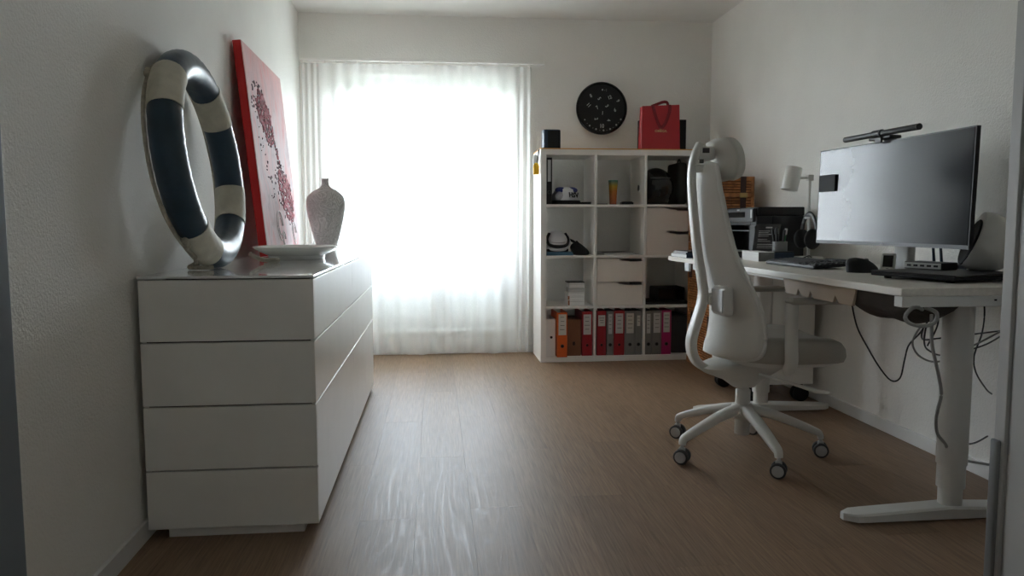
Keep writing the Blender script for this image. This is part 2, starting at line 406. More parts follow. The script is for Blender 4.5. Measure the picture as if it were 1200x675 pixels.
bm = nbm(); b2(bm, -1.3, 2.3, -1.5, YB + 0.26, HC, HC + 0.12); struct('ceiling', bm, 'ceil')
bm = nbm()
p0, p1 = (XL(YF - 0.1), YF - 0.1), (XL(YB + 0.2), YB + 0.2)
prism(bm, [p0, p1, (p1[0] - 0.15, p1[1]), (p0[0] - 0.15, p0[1])], -0.02, HC + 0.01); struct('wall_left', bm, 'wall')
bm = nbm(); b2(bm, XR, XR + 0.15, YF - 0.1, YB + 0.25, -0.02, HC + 0.01); struct('wall_right', bm, 'wall')
bm = nbm()
b2(bm, -1.15, OX0, YB, YB + 0.25, -0.02, HC + 0.01); b2(bm, OX1, XR + 0.05, YB, YB + 0.25, -0.02, HC + 0.01)
b2(bm, OX0, OX1, YB, YB + 0.25, OZ1, HC + 0.01); b2(bm, OX0, OX1, YB, YB + 0.25, -0.02, OZ0)
struct('wall_back', bm, 'wall')
bm = nbm()
b2(bm, -6, -1.16, YB + 0.1, YB + 0.25, -3, 6); b2(bm, XR + 0.16, 7, YB + 0.1, YB + 0.25, -3, 6); b2(bm, -1.16, XR + 0.16, YB + 0.1, YB + 0.25, HC + 0.13, 6)
struct('wall_facade', bm, 'hall')
DX0, DX1, DZ = -0.311, 0.54, 2.05
bm = nbm()
b2(bm, -1.1, DX0 - 0.018, YF - 0.1, YF - 0.012, -0.02, HC); b2(bm, DX1 + 0.018, 2.25, YF - 0.1, YF - 0.012, -0.02, HC); b2(bm, DX0 - 0.018, DX1 + 0.018, YF - 0.1, YF - 0.012, DZ + 0.018, HC)
struct('wall_front', bm, 'wall')
# the hall in which the camera stands
bm = nbm(); b2(bm, -1.2, -1.05, -1.5, YF - 0.1, -0.02, HC); struct('wall_hall_left', bm, 'hall')
bm = nbm(); b2(bm, 1.25, 1.4, -1.5, YF - 0.1, -0.02, HC); struct('wall_hall_right', bm, 'hall')
bm = nbm(); b2(bm, -1.2, 1.4, -1.5, -1.35, -0.02, HC); struct('wall_hall_rear', bm, 'hall')
bm = nbm()
b2(bm, DX0 - 0.018, DX0 + 0.018, YF - 0.12, YF, 0, DZ, 0.002); b2(bm, DX1 - 0.018, DX1 + 0.018, YF - 0.12, YF, 0, DZ, 0.002); b2(bm, DX0 - 0.018, DX1 + 0.018, YF - 0.12, YF, DZ, DZ + 0.036, 0.002)
o = struct('trim_1', bm, 'jamb'); o['label'] = 'blue-grey painted door frame in the near left corner'
# baseboards
bm = nbm(); tn = 0.012
prism(bm, [(XL(YF), YF), (XL(YB), YB), (XL(YB) + tn, YB), (XL(YF) + tn, YF)], 0.0, 0.058); struct('baseboard_left', bm, 'trimw')
bm = nbm(); b2(bm, XR - tn, XR, YF, YB - tn, 0, 0.058, 0.002); struct('baseboard_right', bm, 'trimw')
bm = nbm(); b2(bm, XL(YB) + tn, XR, YB - tn, YB, 0, 0.058, 0.002); struct('baseboard_back', bm, 'trimw')

bm = nbm(); b2(bm, -60, 60, YB + 0.3, 90, -3.2, -3.0); struct('ground', bm, 'garden')
# ------------------------------------------------------------------ window, balcony
def window():
    bm = nbm(); yy0, yy1 = YB + 0.11, YB + 0.17; f = 0.055
    b2(bm, OX0, OX0 + f, yy0, yy1, OZ0, OZ1, 0.003); b2(bm, OX1 - f, OX1, yy0, yy1, OZ0, OZ1, 0.003)
    b2(bm, OX0 + f, OX1 - f, yy0, yy1, OZ0, OZ0 + f, 0.003); b2(bm, OX0 + f, OX1 - f, yy0, yy1, OZ1 - f, OZ1, 0.003)
    w = struct('window_1', bm, 'trimw')
    mid = 0.02
    for (a, b) in ((OX0 + f, mid), (mid, OX1 - f)):
        bm = nbm(); g = 0.06; ya, yb = yy0 - 0.012, yy1 - 0.012; z0, z1 = OZ0 + f, OZ1 - f
        b2(bm, a, a + g, ya, yb, z0, z1, 0.003); b2(bm, b - g, b, ya, yb, z0, z1, 0.003); b2(bm, a + g, b - g, ya, yb, z0, z0 + g, 0.003); b2(bm, a + g, b - g, ya, yb, z1 - g, z1, 0.003)
        cs = obj('casement', bm, 'trimw', w)
        bm = nbm(); b2(bm, a + g, b - g, yy0 + 0.012, yy0 + 0.018, z0 + g, z1 - g); obj('pane', bm, 'glass', cs)
    bm = nbm(); b2(bm, mid - 0.012, mid + 0.012, yy0 - 0.05, yy0 - 0.012, 1.30, 1.32, 0.004); b2(bm, mid - 0.012, mid + 0.012, yy0 - 0.056, yy0 - 0.04, 1.2, 1.32, 0.004); obj('handle', bm, 'metal', w)
    bm = nbm(); b2(bm, OX0, OX1, YB - 0.015, YB + 0.11, OZ0 - 0.004, OZ0 + 0.014, 0.003); obj('window_sill', bm, 'trimw', w)
window()
bm = nbm(); b2(bm, -3.4, 3.4, YB + 0.26, 8.1, 2.64, 2.80); struct('sky_blocking_slab', bm, 'outside')  # unseen overhang, added to keep steep sky light out of the room
bm = nbm(); b2(bm, -3.4, 3.4, YB + 0.26, 8.1, -0.10, 0.08); struct('balcony_floor', bm, 'balcony')
t = thing('balcony_railing', 'pale slatted railing outside the lower half of the window', 'railing', (-0.1, 5.98, 0.08))
bm = nbm()
for i in range(23): bx(bm, (0, 0, 0.03 + i * 0.0300), (4.2, 0.0315, 0.003), rot=('X', -1.52))
obj('slats', bm, 'outside', t, kind='stuff')
box('top_rail', 'outside', t, (0, 0, 0.705), (4.2, 0.05, 0.025), 0.004)
for xx in (-2.08, -1.04, 0.92, 2.08): box('post', 'outside', t, (xx, 0.03, 0.35), (0.04, 0.03, 0.70))

# ------------------------------------------------------------------ curtain and rail
t = thing('curtain_rail', 'slim white curtain rail along the top of the window', 'curtain rail', (0, 5.47, 2.09))
bm = nbm(); b2(bm, -0.935, 0.765, -0.017, 0.017, 0.014, 0.034, 0.003); obj('rail', bm, 'white', t)
bm = nbm(); b2(bm, 0.765, 0.79, -0.02, 0.02, 0.012, 0.036, 0.004); obj('end_cap', bm, 'white', t)
for xx in (-0.6, 0.0, 0.6): box('bracket', 'white', t, (xx, 0.052, 0.040), (0.03, 0.07, 0.012))
gl = None
for i in range(22):
    if gl is None:
        bm = nbm(); b2(bm, -0.004, 0.004, -0.005, 0.005, 0.0, 0.016, 0.001); gl = obj('glider', bm, 'white', t); gl.location = (-0.915, 0, -0.001)
    else: copy_part(gl, t, (-0.915 + i * 1.60 / 21, 0, -0.001))
bm = nbm(); XS = []
xx = -0.925
while xx < 0.70:
    XS.append(xx)
    xx += 0.006
top, bot = [], []
ph = 0.0; rows = []
zs = [0.018, 0.25, 0.6, 1.0, 1.4, 1.75, 1.98, 2.085]
for i, xx in enumerate(XS):
    dens = 2.6 if xx < -0.80 else (2.0 if xx > 0.60 else 1.0)
    ph += 0.006 * 2 * PI / 0.105 * dens
    row = []
    for z in zs:
        k = 1 - z / 2.09
        am = (0.011 + 0.013 * k) * (1.25 if dens > 1 else 1.0) * (0.75 + 0.4 * math.sin(xx * 9.3))
        yy = 5.470 + am * math.sin(ph + 0.35 * k * math.sin(xx * 7)) + 0.006 * k * math.sin(xx * 23 + 1)
        zz = z + (0.008 * math.sin(xx * 11) if z < 0.1 else 0)
        row.append(bm.verts.new((xx - (0.02 * k if xx > 0.6 else 0), yy, zz)))
    rows.append(row)
for i in range(len(rows) - 1):
    for j in range(len(zs) - 1): bm.faces.new((rows[i][j], rows[i + 1][j], rows[i + 1][j + 1], rows[i][j + 1]))
o = obj('sheer_curtain', bm, 'curtain', smooth=True); tag(o, 'sheer white floor-length curtain covering the window', 'curtain')

# ------------------------------------------------------------------ sideboard
SX0, SX1, SY0, SY1, SZ = -0.880, -0.371, 2.3125, 4.391, 0.810
t = thing('sideboard', 'long white handleless sideboard against the left wall', 'sideboard', ((SX0 + SX1) / 2, (SY0 + SY1) / 2, 0))
hx = (SX1 - SX0) / 2; hy = (SY1 - SY0) / 2
box('carcass', 'gap', t, (-0.002, 0, 0.415), (2 * hx - 0.03, 2 * hy - 0.03, 0.745))
box('plinth', 'white', t, (0.0, 0, 0.021), (2 * hx - 0.10, 2 * hy - 0.06, 0.042))
box('top_panel', 'whiteglass', t, (0, 0, SZ - 0.004), (2 * hx + 0.004, 2 * hy + 0.004, 0.008), 0.0015)
rows_end = [(0.217 + 0.0025, 0.415 - 0.0025), (0.036, 0.217 - 0.0025), (0.415 + 0.0025, 0.611 - 0.0025), (0.611 + 0.0025, 0.798)]
for z0, z1 in rows_end:
    box('end_panel', 'white', t, (0, -hy + 0.008, (z0 + z1) / 2), (2 * hx - 0.0, 0.016, z1 - z0), 0.0015)
    box('end_panel', 'white', t, (0, hy - 0.008, (z0 + z1) / 2), (2 * hx - 0.0, 0.016, z1 - z0), 0.0015)
ys = [SY0 + 0.0165, 3.363, 3.905, SY1 - 0.0165]
for i in range(3):
    a = ys[i] - (SY0 + SY1) / 2 + 0.0015; b = ys[i + 1] - (SY0 + SY1) / 2 - 0.0015
    for z0, z1, nm in ((0.6135, 0.798, 'drawer_front'), (0.4175, 0.6085, 'drawer_front'), (0.036, 0.4125, 'drawer_front' if i == 0 else 'door')):
        box(nm, 'white', t, (hx - 0.008, (a + b) / 2, (z0 + z1) / 2), (0.016, b - a, z1 - z0), 0.0015)
box('back_panel', 'white', t, (-hx + 0.006, 0, 0.417), (0.012, 2 * hy - 0.034, 0.76))

# ------------------------------------------------------------------ life ring
def life_ring():
    ctr = Vector((-0.806, 2.725, SZ + 0.371)); lean = 0.124; R0 = 0.320; r0 = 0.053
    t = thing('life_ring', 'navy life ring with four cream bands and a rope, leaning on the wall', 'life ring', (-0.77, 2.725, SZ))
    A = Vector((0, 1, 0)); B = Vector((-math.sin(lean), 0, math.cos(lean))); N = Vector((math.cos(lean), 0, math.sin(lean)))
    base = Vector(t.location)
    def pt(a, b, R=R0, r=r0, k=1.0):
        return ctr - base + (R + r * math.cos(b)) * (math.cos(a) * A + math.sin(a) * B) + k * r * math.sin(b) * N
    def arc(a0, a1, r, n, closed=False, wr=0.0):
        rings = []
        for i in range(n if closed else n + 1):
            a = a0 + (a1 - a0) * i / n
            rings.append([pt(a, 2 * PI * j / 28, R0, r + wr * math.sin(a * 37 + 3 * math.sin(6 * j / 28 * PI)) * 1.0, 0.97) for j in range(28)])
        return rings
    bm = nbm(); loft(bm, arc(0, 2 * PI, r0, 96, True, 0.0008), closed=True); obj('tube', bm, 'navy', t, smooth=True)
    for ca in (2.46, 0.74, -0.50, -2.12):          # near top, far upper, far lower, near bottom
        bm = nbm(); hw = 0.235
        rings = arc(ca - hw, ca + hw, r0 + 0.003, 14, False, 0.0006)
        loft(bm, rings, cap=True); obj('band', bm, 'cream', t, smooth=True)
    # grab rope: hangs along the outside of the ring between the bands
    prev = None
    cs = [2.46, -2.12 + 2 * PI, -0.50 + 2 * PI, 0.74 + 2 * PI, 2.46 + 2 * PI]
    for i in range(4):
        a0, a1 = cs[i], cs[i + 1]
        pts = []
        for j in range(25):
            s = j / 24; a = a0 + (a1 - a0) * s
            bang = (-1.15 + 0.95 * max(0, (s - 0.45) / 0.55) ** 1.3 - 0.15 * math.sin(PI * s)) if i == 0 else (-0.2 - 1.1 * min(1, s * 3) if i == 1 else -1.3)
            pts.append(pt(a, bang, R0, r0 + 0.0075, 1.0))
        bm = nbm(); tube(bm, pts, 0.0065, 8); obj('rope', bm, 'rope', t, smooth=True)
    for ca in (2.46, -2.12):
        bm = nbm()
        for j in range(3): 
            g = bmesh.ops.create_icosphere(bm, subdivisions=2, radius=0.011); xf(bm, g['verts'], pt(ca + 0.21 * (-1) + (j - 1) * 0.03, -1.15 if ca > 0 else -0.2, R0, r0 + 0.010))
        obj('rope_knot', bm, 'rope', t, smooth=True)
    # loose rope end lying on the sideboard
    bm = nbm()
    e0 = Vector((-0.85, 2.62, SZ + 0.013)) - base
    tube(bm, spline([e0 + Vector((0.05, 0.06, 0.02)), e0 + Vector((0.02, 0.03, 0)), e0 + Vector((0.03, -0.01, -0.004)), e0 + Vector((0.07, -0.02, -0.004)), e0 + Vector((0.10, 0.0, -0.004))], 6), 0.0075, 8); obj('rope_end', bm, 'rope', t, smooth=True)
    bm = nbm(); e1 = Vector((-0.66, 3.02, SZ + 0.010)) - base
    tube(bm, spline([e1 + Vector((-0.05, -0.05, 0.03)), e1 + Vector((-0.02, 0.0, 0.006)), e1 + Vector((0.03, 0.03, 0)), e1 + Vector((0.02, 0.09, 0)), e1 + Vector((-0.03, 0.08, 0))], 6), 0.0085, 8); obj('rope_end', bm, 'rope', t, smooth=True)
life_ring()

# ------------------------------------------------------------------ painting
def painting():
    W_, H_, T_ = 0.93, 0.985, 0.038
    lean = math.asin(0.093 / H_)
    yn = 3.58
    t = thing('painting', 'unframed pink abstract canvas with red edges leaning on the wall', 'painting', (-0.795, yn, SZ + T_ * math.sin(lean) + 0.0002))
    t.rotation_euler = (0, -lean, LROT)
    # local: y along the canvas, z up, front faces +x; front face at x = 0.02
    box('canvas', 'redcanvas', t, (0.019 - T_ / 2, W_ / 2, H_ / 2), (T_, W_, H_), 0.003)
    box('painted_face', 'paint', t, (0.0200, W_ / 2, H_ / 2), (0.003, W_ - 0.004, H_ - 0.004))
    rnd = random.Random(3)
    def blob(name, m, n, cy, cz, ry, rz, s0, s1, slope=0.0):
        bm = nbm()
        for _ in range(n):
            a = rnd.random() * 2 * PI; q = math.sqrt(rnd.random())
            z = cz + q * math.sin(a) * rz; y = cy + q * math.cos(a) * ry + (cz - z) * slope
            s = s0 + (s1 - s0) * rnd.random()
            g = bmesh.ops.create_icosphere(bm, subdivisions=1, radius=1.0)
            xf(bm, g['verts'], (0.0225, y, z), ('X', rnd.random() * PI), (0.003, s, s * (0.35 + 0.4 * rnd.random())))
        obj(name, bm, m, t, kind='stuff')
    blob('red_petals', 'petal_dark', 230, 0.33, 0.68, 0.16, 0.125, 0.010, 0.022, 0.55)
    blob('dark_petals', 'petal_grey', 90, 0.30, 0.69, 0.20, 0.15, 0.005, 0.013, 0.55)
    blob('red_petals', 'petal_dark', 240, 0.66, 0.30, 0.17, 0.14, 0.010, 0.022, 0.5)
    blob('dark_petals', 'petal_grey', 100, 0.62, 0.32, 0.22, 0.18, 0.005, 0.013, 0.5)
    blob('dark_petals', 'petal_grey', 40, 0.55, 0.50, 0.04, 0.09, 0.005, 0.012, 0.6)
    blob('red_petals', 'petal_dark', 24, 0.55, 0.50, 0.03, 0.07, 0.006, 0.014, 0.6)
    blob('grey_streaks', 'petal_grey', 26, 0.20, 0.48, 0.07, 0.26, 0.004, 0.012, 0.5)
    bm = nbm()
    for cy, cz, r in ((0.38, 0.14, 0.075), (0.78, 0.10, 0.06), (0.45, 0.07, 0.04)):
        for rr in (r, r * 0.6):
            tube(bm, [(0.022, cy + rr * math.cos(k / 20 * 5.2) * 1.0, cz + rr * math.sin(k / 20 * 5.2)) for k in range(21)], 0.0035, 6)
    obj('white_swirls', bm, 'petal_white', t, kind='stuff')
painting()

# ------------------------------------------------------------------ vase, dish
bm = nbm()
prof = [(0.043, 0), (0.047, 0.004), (0.063, 0.06), (0.083, 0.13), (0.098, 0.20), (0.106, 0.255), (0.104, 0.285), (0.092, 0.312), (0.066, 0.334), (0.038, 0.350), (0.024, 0.362), (0.0185, 0.376), (0.018, 0.392), (0.0205, 0.402), (0.0170, 0.402), (0.0145, 0.39), (0.0145, 0.365), (0.010, 0.34)]
prof = spline([(r, 0, z) for r, z in prof], 3)
lathe(bm, [(p.x, p.z) for p in prof], 48, 1.0, 0.8)
t = thing('vase', 'pale grey bottle vase with combed spirals on the sideboard', 'vase', (-0.605, 4.26, SZ))
obj('body', bm, 'vase', t, smooth=True)
bm = nbm()
prof = [(0.02, 0.0), (0.135, 0.0), (0.140, 0.004), (0.142, 0.017), (0.160, 0.024), (0.190, 0.036), (0.214, 0.050), (0.219, 0.055), (0.216, 0.057), (0.186, 0.044), (0.150, 0.031), (0.06, 0.024), (0.01, 0.023)]
lathe(bm, prof, 56, 0.86, 1.0)
t = thing('dish', 'shallow white oval porcelain dish in front of the painting', 'dish', (-0.618, 3.43, SZ))
obj('bowl', bm, 'porcelain', t, smooth=True)

# ------------------------------------------------------------------ cube shelf
KX, KY = 0.7154, 5.1127
KT, KC, KD = 0.039, 0.335, 0.017
KW = 2 * KT + 3 * KC + 2 * KD; KH = 2 * KT + 4 * KC + 3 * KD; KDP = 0.39
def cellx(c): return KX + KT + c * (KC + KD)
def cellz(r): return KT + r * (KC + KD)          # r = 0 lowest
t = thing('cube_shelf', 'white open cube shelf with twelve compartments by the back wall', 'shelf', (KX, KY, 0))
yc = KDP / 2
box('side_panel', 'shelf', t, (KT / 2, yc, KH / 2), (KT, KDP, KH), 0.001)
box('side_panel', 'shelf', t, (KW - KT / 2, yc, KH / 2), (KT, KDP, KH), 0.001)
box('top_board', 'shelf', t, (KW / 2, yc, KH - KT / 2), (KW - 2 * KT, KDP, KT), 0.001)
box('bottom_board', 'shelf', t, (KW / 2, yc, KT / 2), (KW - 2 * KT, KDP, KT), 0.001)
for r in (1, 2, 3): box('shelf_board', 'shelf', t, (KW / 2, yc, KT + r * (KC + KD) - KD / 2), (KW - 2 * KT, KDP - 0.002, KD), 0.001)
for c in (1, 2):
    for r in range(4): box('divider', 'shelf', t, (KT + c * (KC + KD) - KD / 2, yc, cellz(r) + KC / 2), (KD, KDP - 0.004, KC), 0.001)
o = box('top_sheet', 'orangeboard', None, (0, 0, 0), (KW + 0.004, KDP - 0.002, 0.006)); o.location = (KX + KW / 2, KY + yc - 0.004, KH + 0.003)
tag(o, 'thin orange-brown sheet lying on top of the cube shelf', 'sheet')
KTOP = KH + 0.006

def insert(c, r, label):
    x0, z0 = cellx(c), cellz(r); w = KC - 0.004
    t = thing('drawer_insert', label, 'drawers', (x0 + KC / 2, KY, z0), group='two-drawer inserts in the cube shelf')
    bm = nbm()
    b2(bm, -w / 2, -w / 2 + 0.006, 0.022, 0.36, 0.0, KC - 0.004); b2(bm, w / 2 - 0.006, w / 2, 0.022, 0.36, 0.0, KC - 0.004)
    b2(bm, -w / 2, w / 2, 0.352, 0.36, 0, KC - 0.004); b2(bm, -w / 2 + 0.006, w / 2 - 0.006, 0.03, 0.352, 0.164, 0.168); b2(bm, -w / 2 + 0.006, w / 2 - 0.006, 0.022, 0.352, 0, 0.004); b2(bm, -w / 2 + 0.006, w / 2 - 0.006, 0.022, 0.352, KC - 0.008, KC - 0.004)
    obj('case', bm, 'drawer', t)
    for k in range(2):
        zb = 0.003 + k * 0.165; h = 0.161
        poly = [(-w / 2 + 0.001, zb), (w / 2 - 0.001, zb), (w / 2 - 0.001, zb + h - 0.021)]
        for j in range(13):
            s = j / 12; e = s * s * (3 - 2 * s)
            poly.append((0.065 - s * 0.125, zb + h - 0.021 * (1 - e)))
        poly.append((-w / 2 + 0.001, zb + h))
        bm = nbm(); prism(bm, poly, 0.004, 0.022, 'XZ'); d = obj('drawer_front', bm, 'drawer', t)
        bm = nbm(); b2(bm, -w / 2 + 0.01, w / 2 - 0.01, 0.024, 0.33, zb + 0.004, zb + 0.008); b2(bm, -w / 2 + 0.01, w / 2 - 0.01, 0.325, 0.33, zb + 0.008, zb + 0.10); b2(bm, -w / 2 + 0.01, -w / 2 + 0.016, 0.024, 0.325, zb + 0.008, zb + 0.10); b2(bm, w / 2 - 0.016, w / 2 - 0.01, 0.024, 0.325, zb + 0.008, zb + 0.10)
        obj('drawer_box', bm, 'dgrey', d)
insert(2, 2, 'two-drawer white insert in the right column, under the black helmet')
insert(1, 1, 'two-drawer white insert in the middle column, above the red and grey binders')

def binder(xc, z0, w, h, body, label, lab=None, ring=True, y0=0.012, tilt=0.0, lm='label', hole=0.075, inkn=4, half=None):
    t = thing('binder', label, 'binder', (xc, KY + y0, z0), group='ring binders on the cube shelf')
    if tilt: t.rotation_euler = (0, tilt, 0)
    D = 0.285
    bm = nbm(); b2(bm, -w / 2, w / 2, 0, 0.004, 0, h, 0.0015); b2(bm, -w / 2, -w / 2 + 0.003, 0.004, D, 0, h); b2(bm, w / 2 - 0.003, w / 2, 0.004, D, 0, h)
    obj('cover', bm, body, t)
    box('papers', 'paper', t, (0, D / 2 - 0.01, h / 2 - 0.01), (w - 0.012, D - 0.05, h - 0.035))
    if lab:
        lz0, lz1, lw = lab
        l = box('spine_label', lm, t, (0, -0.0006, (lz0 + lz1) / 2), (lw, 0.0012, lz1 - lz0))
        bm = nbm()
        for k in range(inkn): bx(bm, ((random.random() - 0.5) * 0.004, -0.0014, lz1 - 0.02 - k * (lz1 - lz0 - 0.03) / max(1, inkn)), (lw * (0.45 + 0.3 * random.random()), 0.0006, 0.0035))
        obj('handwriting', bm, 'ink', l, kind='stuff')
    if ring:
        bm = nbm(); cyl(bm, (0, -0.001, hole), 0.0125, 0.004, 'Y', 20); r = obj('finger_ring', bm, 'dgrey' if body != 'bind_red' else body, t, smooth=True)
        bm = nbm(); cyl(bm, (0, -0.0035, hole), 0.0088, 0.003, 'Y', 20); obj('finger_hole', bm, 'blackmat', r)

# column 1 lowest row
z0 = cellz(0)
def fileholder():
    xa = cellx(0) + 0.001
    t = thing('file_holder', 'white file holder at the left end of the lowest shelf row', 'file holder', (xa, KY + 0.012, z0))
    bm = nbm(); b2(bm, 0, 0.066, 0, 0.004, 0, 0.262, 0.001); b2(bm, 0, 0.003, 0.004, 0.27, 0, 0.262); b2(bm, 0.063, 0.066, 0.004, 0.27, 0, 0.262); b2(bm, 0.003, 0.063, 0.267, 0.27, 0, 0.262); b2(bm, 0.003, 0.063, 0.004, 0.267, 0, 0.003)
    obj('box', bm, 'paper', t)
    bm = nbm(); cyl(bm, (0.037, -0.0005, 0.135), 0.009, 0.003, 'Y', 18); obj('finger_hole', bm, 'blackmat', t)
fileholder()
binder(cellx(0) + 0.109, z0, 0.070, 0.312, 'bind_orange', 'orange binder with a cream spine label in the lowest left compartment', (0.155, 0.30, 0.054), y0=-0.028, hole=0.078)
t = thing('box_file', 'brown cardboard box file between the orange and a red binder', 'box file', (cellx(0) + 0.1985, KY + 0.02, z0), group='ring binders on the cube shelf')
box('case', 'card', t, (0, 0.13, 0.127), (0.100, 0.26, 0.254), 0.001)
bm = nbm(); b2(bm, -0.008, 0.008, -0.003, 0, 0.075, 0.10, 0.001); obj('pull_tab', bm, 'leather', t)
binder(cellx(0) + 0.292, z0, 0.072, 0.312, 'bind_red', 'red binder beside the brown box file in the lowest left compartment', (0.15, 0.292, 0.054), lm='labelg')
xa = cellx(1)
binder(xa + 0.042, z0, 0.064, 0.316, 'bind_red', 'red binder with a short cream label, first in the lowest middle compartment', (0.208, 0.285, 0.050), inkn=3)
binder(xa + 0.104, z0, 0.046, 0.312, 'bind_grey', 'narrow grey binder between two red binders in the lowest middle compartment', (0.152, 0.292, 0.026), lm='labelg')
binder(xa + 0.1685, z0, 0.074, 0.314, 'bind_red', 'red binder between two grey binders in the lowest middle compartment', (0.155, 0.296, 0.054), lm='labelg')
binder(xa + 0.2455, z0, 0.072, 0.312, 'bind_grey', 'wide grey binder with a cream label in the lowest middle compartment', (0.155, 0.296, 0.052))
binder(xa + 0.307, z0, 0.046, 0.312, 'bind_grey', 'narrow grey binder with a short label at the right of the lowest middle compartment', (0.205, 0.28, 0.022), inkn=2)
xa = cellx(2)
binder(xa + 0.027, z0, 0.046, 0.310, 'bind_grey', 'narrow grey binder, first in the lowest right compartment', (0.152, 0.290, 0.026), lm='labelg')
binder(xa + 0.087, z0, 0.066, 0.312, 'bind_grey', 'grey binder next to the pink one in the lowest right compartment', (0.155, 0.296, 0.048), lm='labelg')
binder(xa + 0.157, z0, 0.068, 0.314, 'bind_pink', 'magenta pink binder in the lowest right compartment', (0.158, 0.300, 0.046), lm='labelg')
o = box('storage_box', 'dgrey', None, (0, 0, 0), (0.115, 0.26, 0.27), 0.003); o.location = (xa + 0.268, KY + 0.19, z0 + 0.135)
tag(o, 'dark box beside the pink binder in the lowest right compartment', 'box')

# top row, column 1
z3 = cellz(3)
binder(cellx(0) + 0.021, z3, 0.040, 0.318, 'blackmat', 'black binder with a white label in the top left compartment', (0.155, 0.302, 0.021), lm='labelg', hole=0.083, inkn=0)
def cap():
    t = thing('baseball_cap', 'white and blue peaked cap with black letters in the top left compartment', 'cap', (cellx(0) + 0.157, KY + 0.13, z3))
    bm = nbm()
    # crown: half ellipsoid, standing on a black brim
    lathe(bm, [(0.100, 0.030), (0.1015, 0.045), (0.096, 0.075), (0.078, 0.103), (0.050, 0.118), (0.015, 0.123)], 32, 0.98, 1.15); obj('crown', bm, 'capwhite', t, smooth=True)
    bm = nbm(); lathe(bm, [(0.1012, 0.0), (0.1018, 0.012), (0.101, 0.028)], 32, 1.0, 1.16); obj('brim_band', bm, 'blackmat', t, smooth=True)
    bm = nbm()
    pts = [(0.08, -0.10), (0.155, -0.125), (0.155, 0.0), (0.105, 0.02), (0.06, -0.02), (-0.06, -0.02), (-0.105, 0.02), (-0.115, -0.06), (-0.08, -0.11), (0, -0.128)]
    vs_ = prism(bm, pts, 0.0, 0.016); obj('peak', bm, 'blackmat', t)
    bm = nbm()
    for sgn, cx in ((1, 0.03), (-1, -0.045)):
        g = bmesh.ops.create_icosphere(bm, subdivisions=3, radius=1.0); xf(bm, g['verts'], (cx, -0.062, 0.1), ('X', 0.6), (0.042, 0.035, 0.012))
    obj('blue_panel', bm, 'capblue', t, smooth=True)
    bm = nbm(); g = bmesh.ops.create_icosphere(bm, subdivisions=3, radius=1.0); xf(bm, g['verts'], (-0.062, -0.083, 0.058), ('Z', -0.5), (0.034, 0.018, 0.032)); obj('side_panel', bm, 'capgrey', t, smooth=True)
    text('lettering', 'HSV', 0.047, 'blackmat', t, (0.036, -0.1205, 0.062), (PI / 2 - 0.12, 0.06, 0.05), 0.004, shear=-0.2, sx=0.8, bold=0.0012)
cap()
# top row, column 2
t = thing('tumbler', 'tall painted glass, teal rim fading to orange, top middle compartment', 'glass', (cellx(1) + 0.143, KY + 0.13, z3))
bm = nbm(); lathe(bm, [(0.024, 0), (0.0245, 0.003), (0.027, 0.07), (0.034, 0.172), (0.0322, 0.172), (0.0255, 0.07), (0.022, 0.008), (0.002, 0.008)], 28); obj('body', bm, 'tumbler', t, smooth=True)
t = thing('small_gadget', 'small flat black gadget right of the painted glass on the shelf', 'gadget', (cellx(1) + 0.242, KY + 0.13, z3))
box('case', 'black', t, (0, 0, 0.009), (0.085, 0.06, 0.018), 0.004); box('lid', 'blackgloss', t, (0, 0, 0.02), (0.07, 0.05, 0.006), 0.002)
t = thing('flat_case', 'thin dark flat case left of the painted glass on the shelf', 'case', (cellx(1) + 0.052, KY + 0.15, z3))
box('flap', 'blackmat', t, (0, 0, 0.0075), (0.10, 0.07, 0.003), 0.001); box('body', 'leather', t, (0, 0, 0.003), (0.10, 0.07, 0.006), 0.001)
# top row, column 3: black motorcycle helmet and dark bag
def black_helmet():
    t = thing('helmet', 'glossy black round helmet in the top right compartment', 'helmet', (cellx(2) + 0.106, KY + 0.165, z3))
    bm = nbm(); pr_ = []
    for k in range(15):
        a = -0.95 + k / 14 * (PI / 2 + 0.93)
        pr_.append((0.135 * math.cos(a) if k < 14 else 0.004, 0.118 + 0.145 * math.sin(a)))
    lathe(bm, pr_, 36, 0.93, 1.1); obj('shell', bm, 'blackgloss', t, smooth=True)
    bm = nbm(); rings = []
    for k in range(9):
        z = 0.075 + k * 0.0115; rr = 0.135 * math.sqrt(max(0, 1 - ((z - 0.118) / 0.145) ** 2)) + 0.003
        rings.append([(0.93 * rr * math.cos(a), 1.1 * rr * math.sin(a), z) for a in [(-0.85 * PI + j / 24 * 0.7 * PI) for j in range(25)]])
    vs_ = [[bm.verts.new(p) for p in r] for r in rings]
    for i in range(8):
        for j in range(24): bm.faces.new((vs_[i][j], vs_[i][j + 1], vs_[i + 1][j + 1], vs_[i + 1][j]))
    obj('visor', bm, 'blackgloss', t, smooth=True)
    bm = nbm(); tube(bm, [(0.93 * 0.129 * math.cos(a), 1.1 * 0.129 * math.sin(a) - 0.004, 0.185 + 0.0) for a in [(-0.7 * PI + j / 12 * 0.4 * PI) for j in range(13)]], 0.004, 6); obj('vent_trim', bm, 'dgrey', t, smooth=True)
    bm = nbm(); lathe(bm, [(0.094, 0), (0.098, 0.004), (0.098, 0.012), (0.09, 0.016)], 32, 0.93, 1.1); obj('neck_roll', bm, 'blackmat', t, smooth=True)
black_helmet()
t = thing('shoulder_bag', 'dark grey upright bag beside the black round helmet', 'bag', (cellx(2) + 0.285, KY + 0.2, z3))
bm = nbm(); bx(bm, (0, 0.03, 0.15), (0.075, 0.24, 0.30), 0.02, seg=3); obj('body', bm, 'blackmat', t, smooth=True)
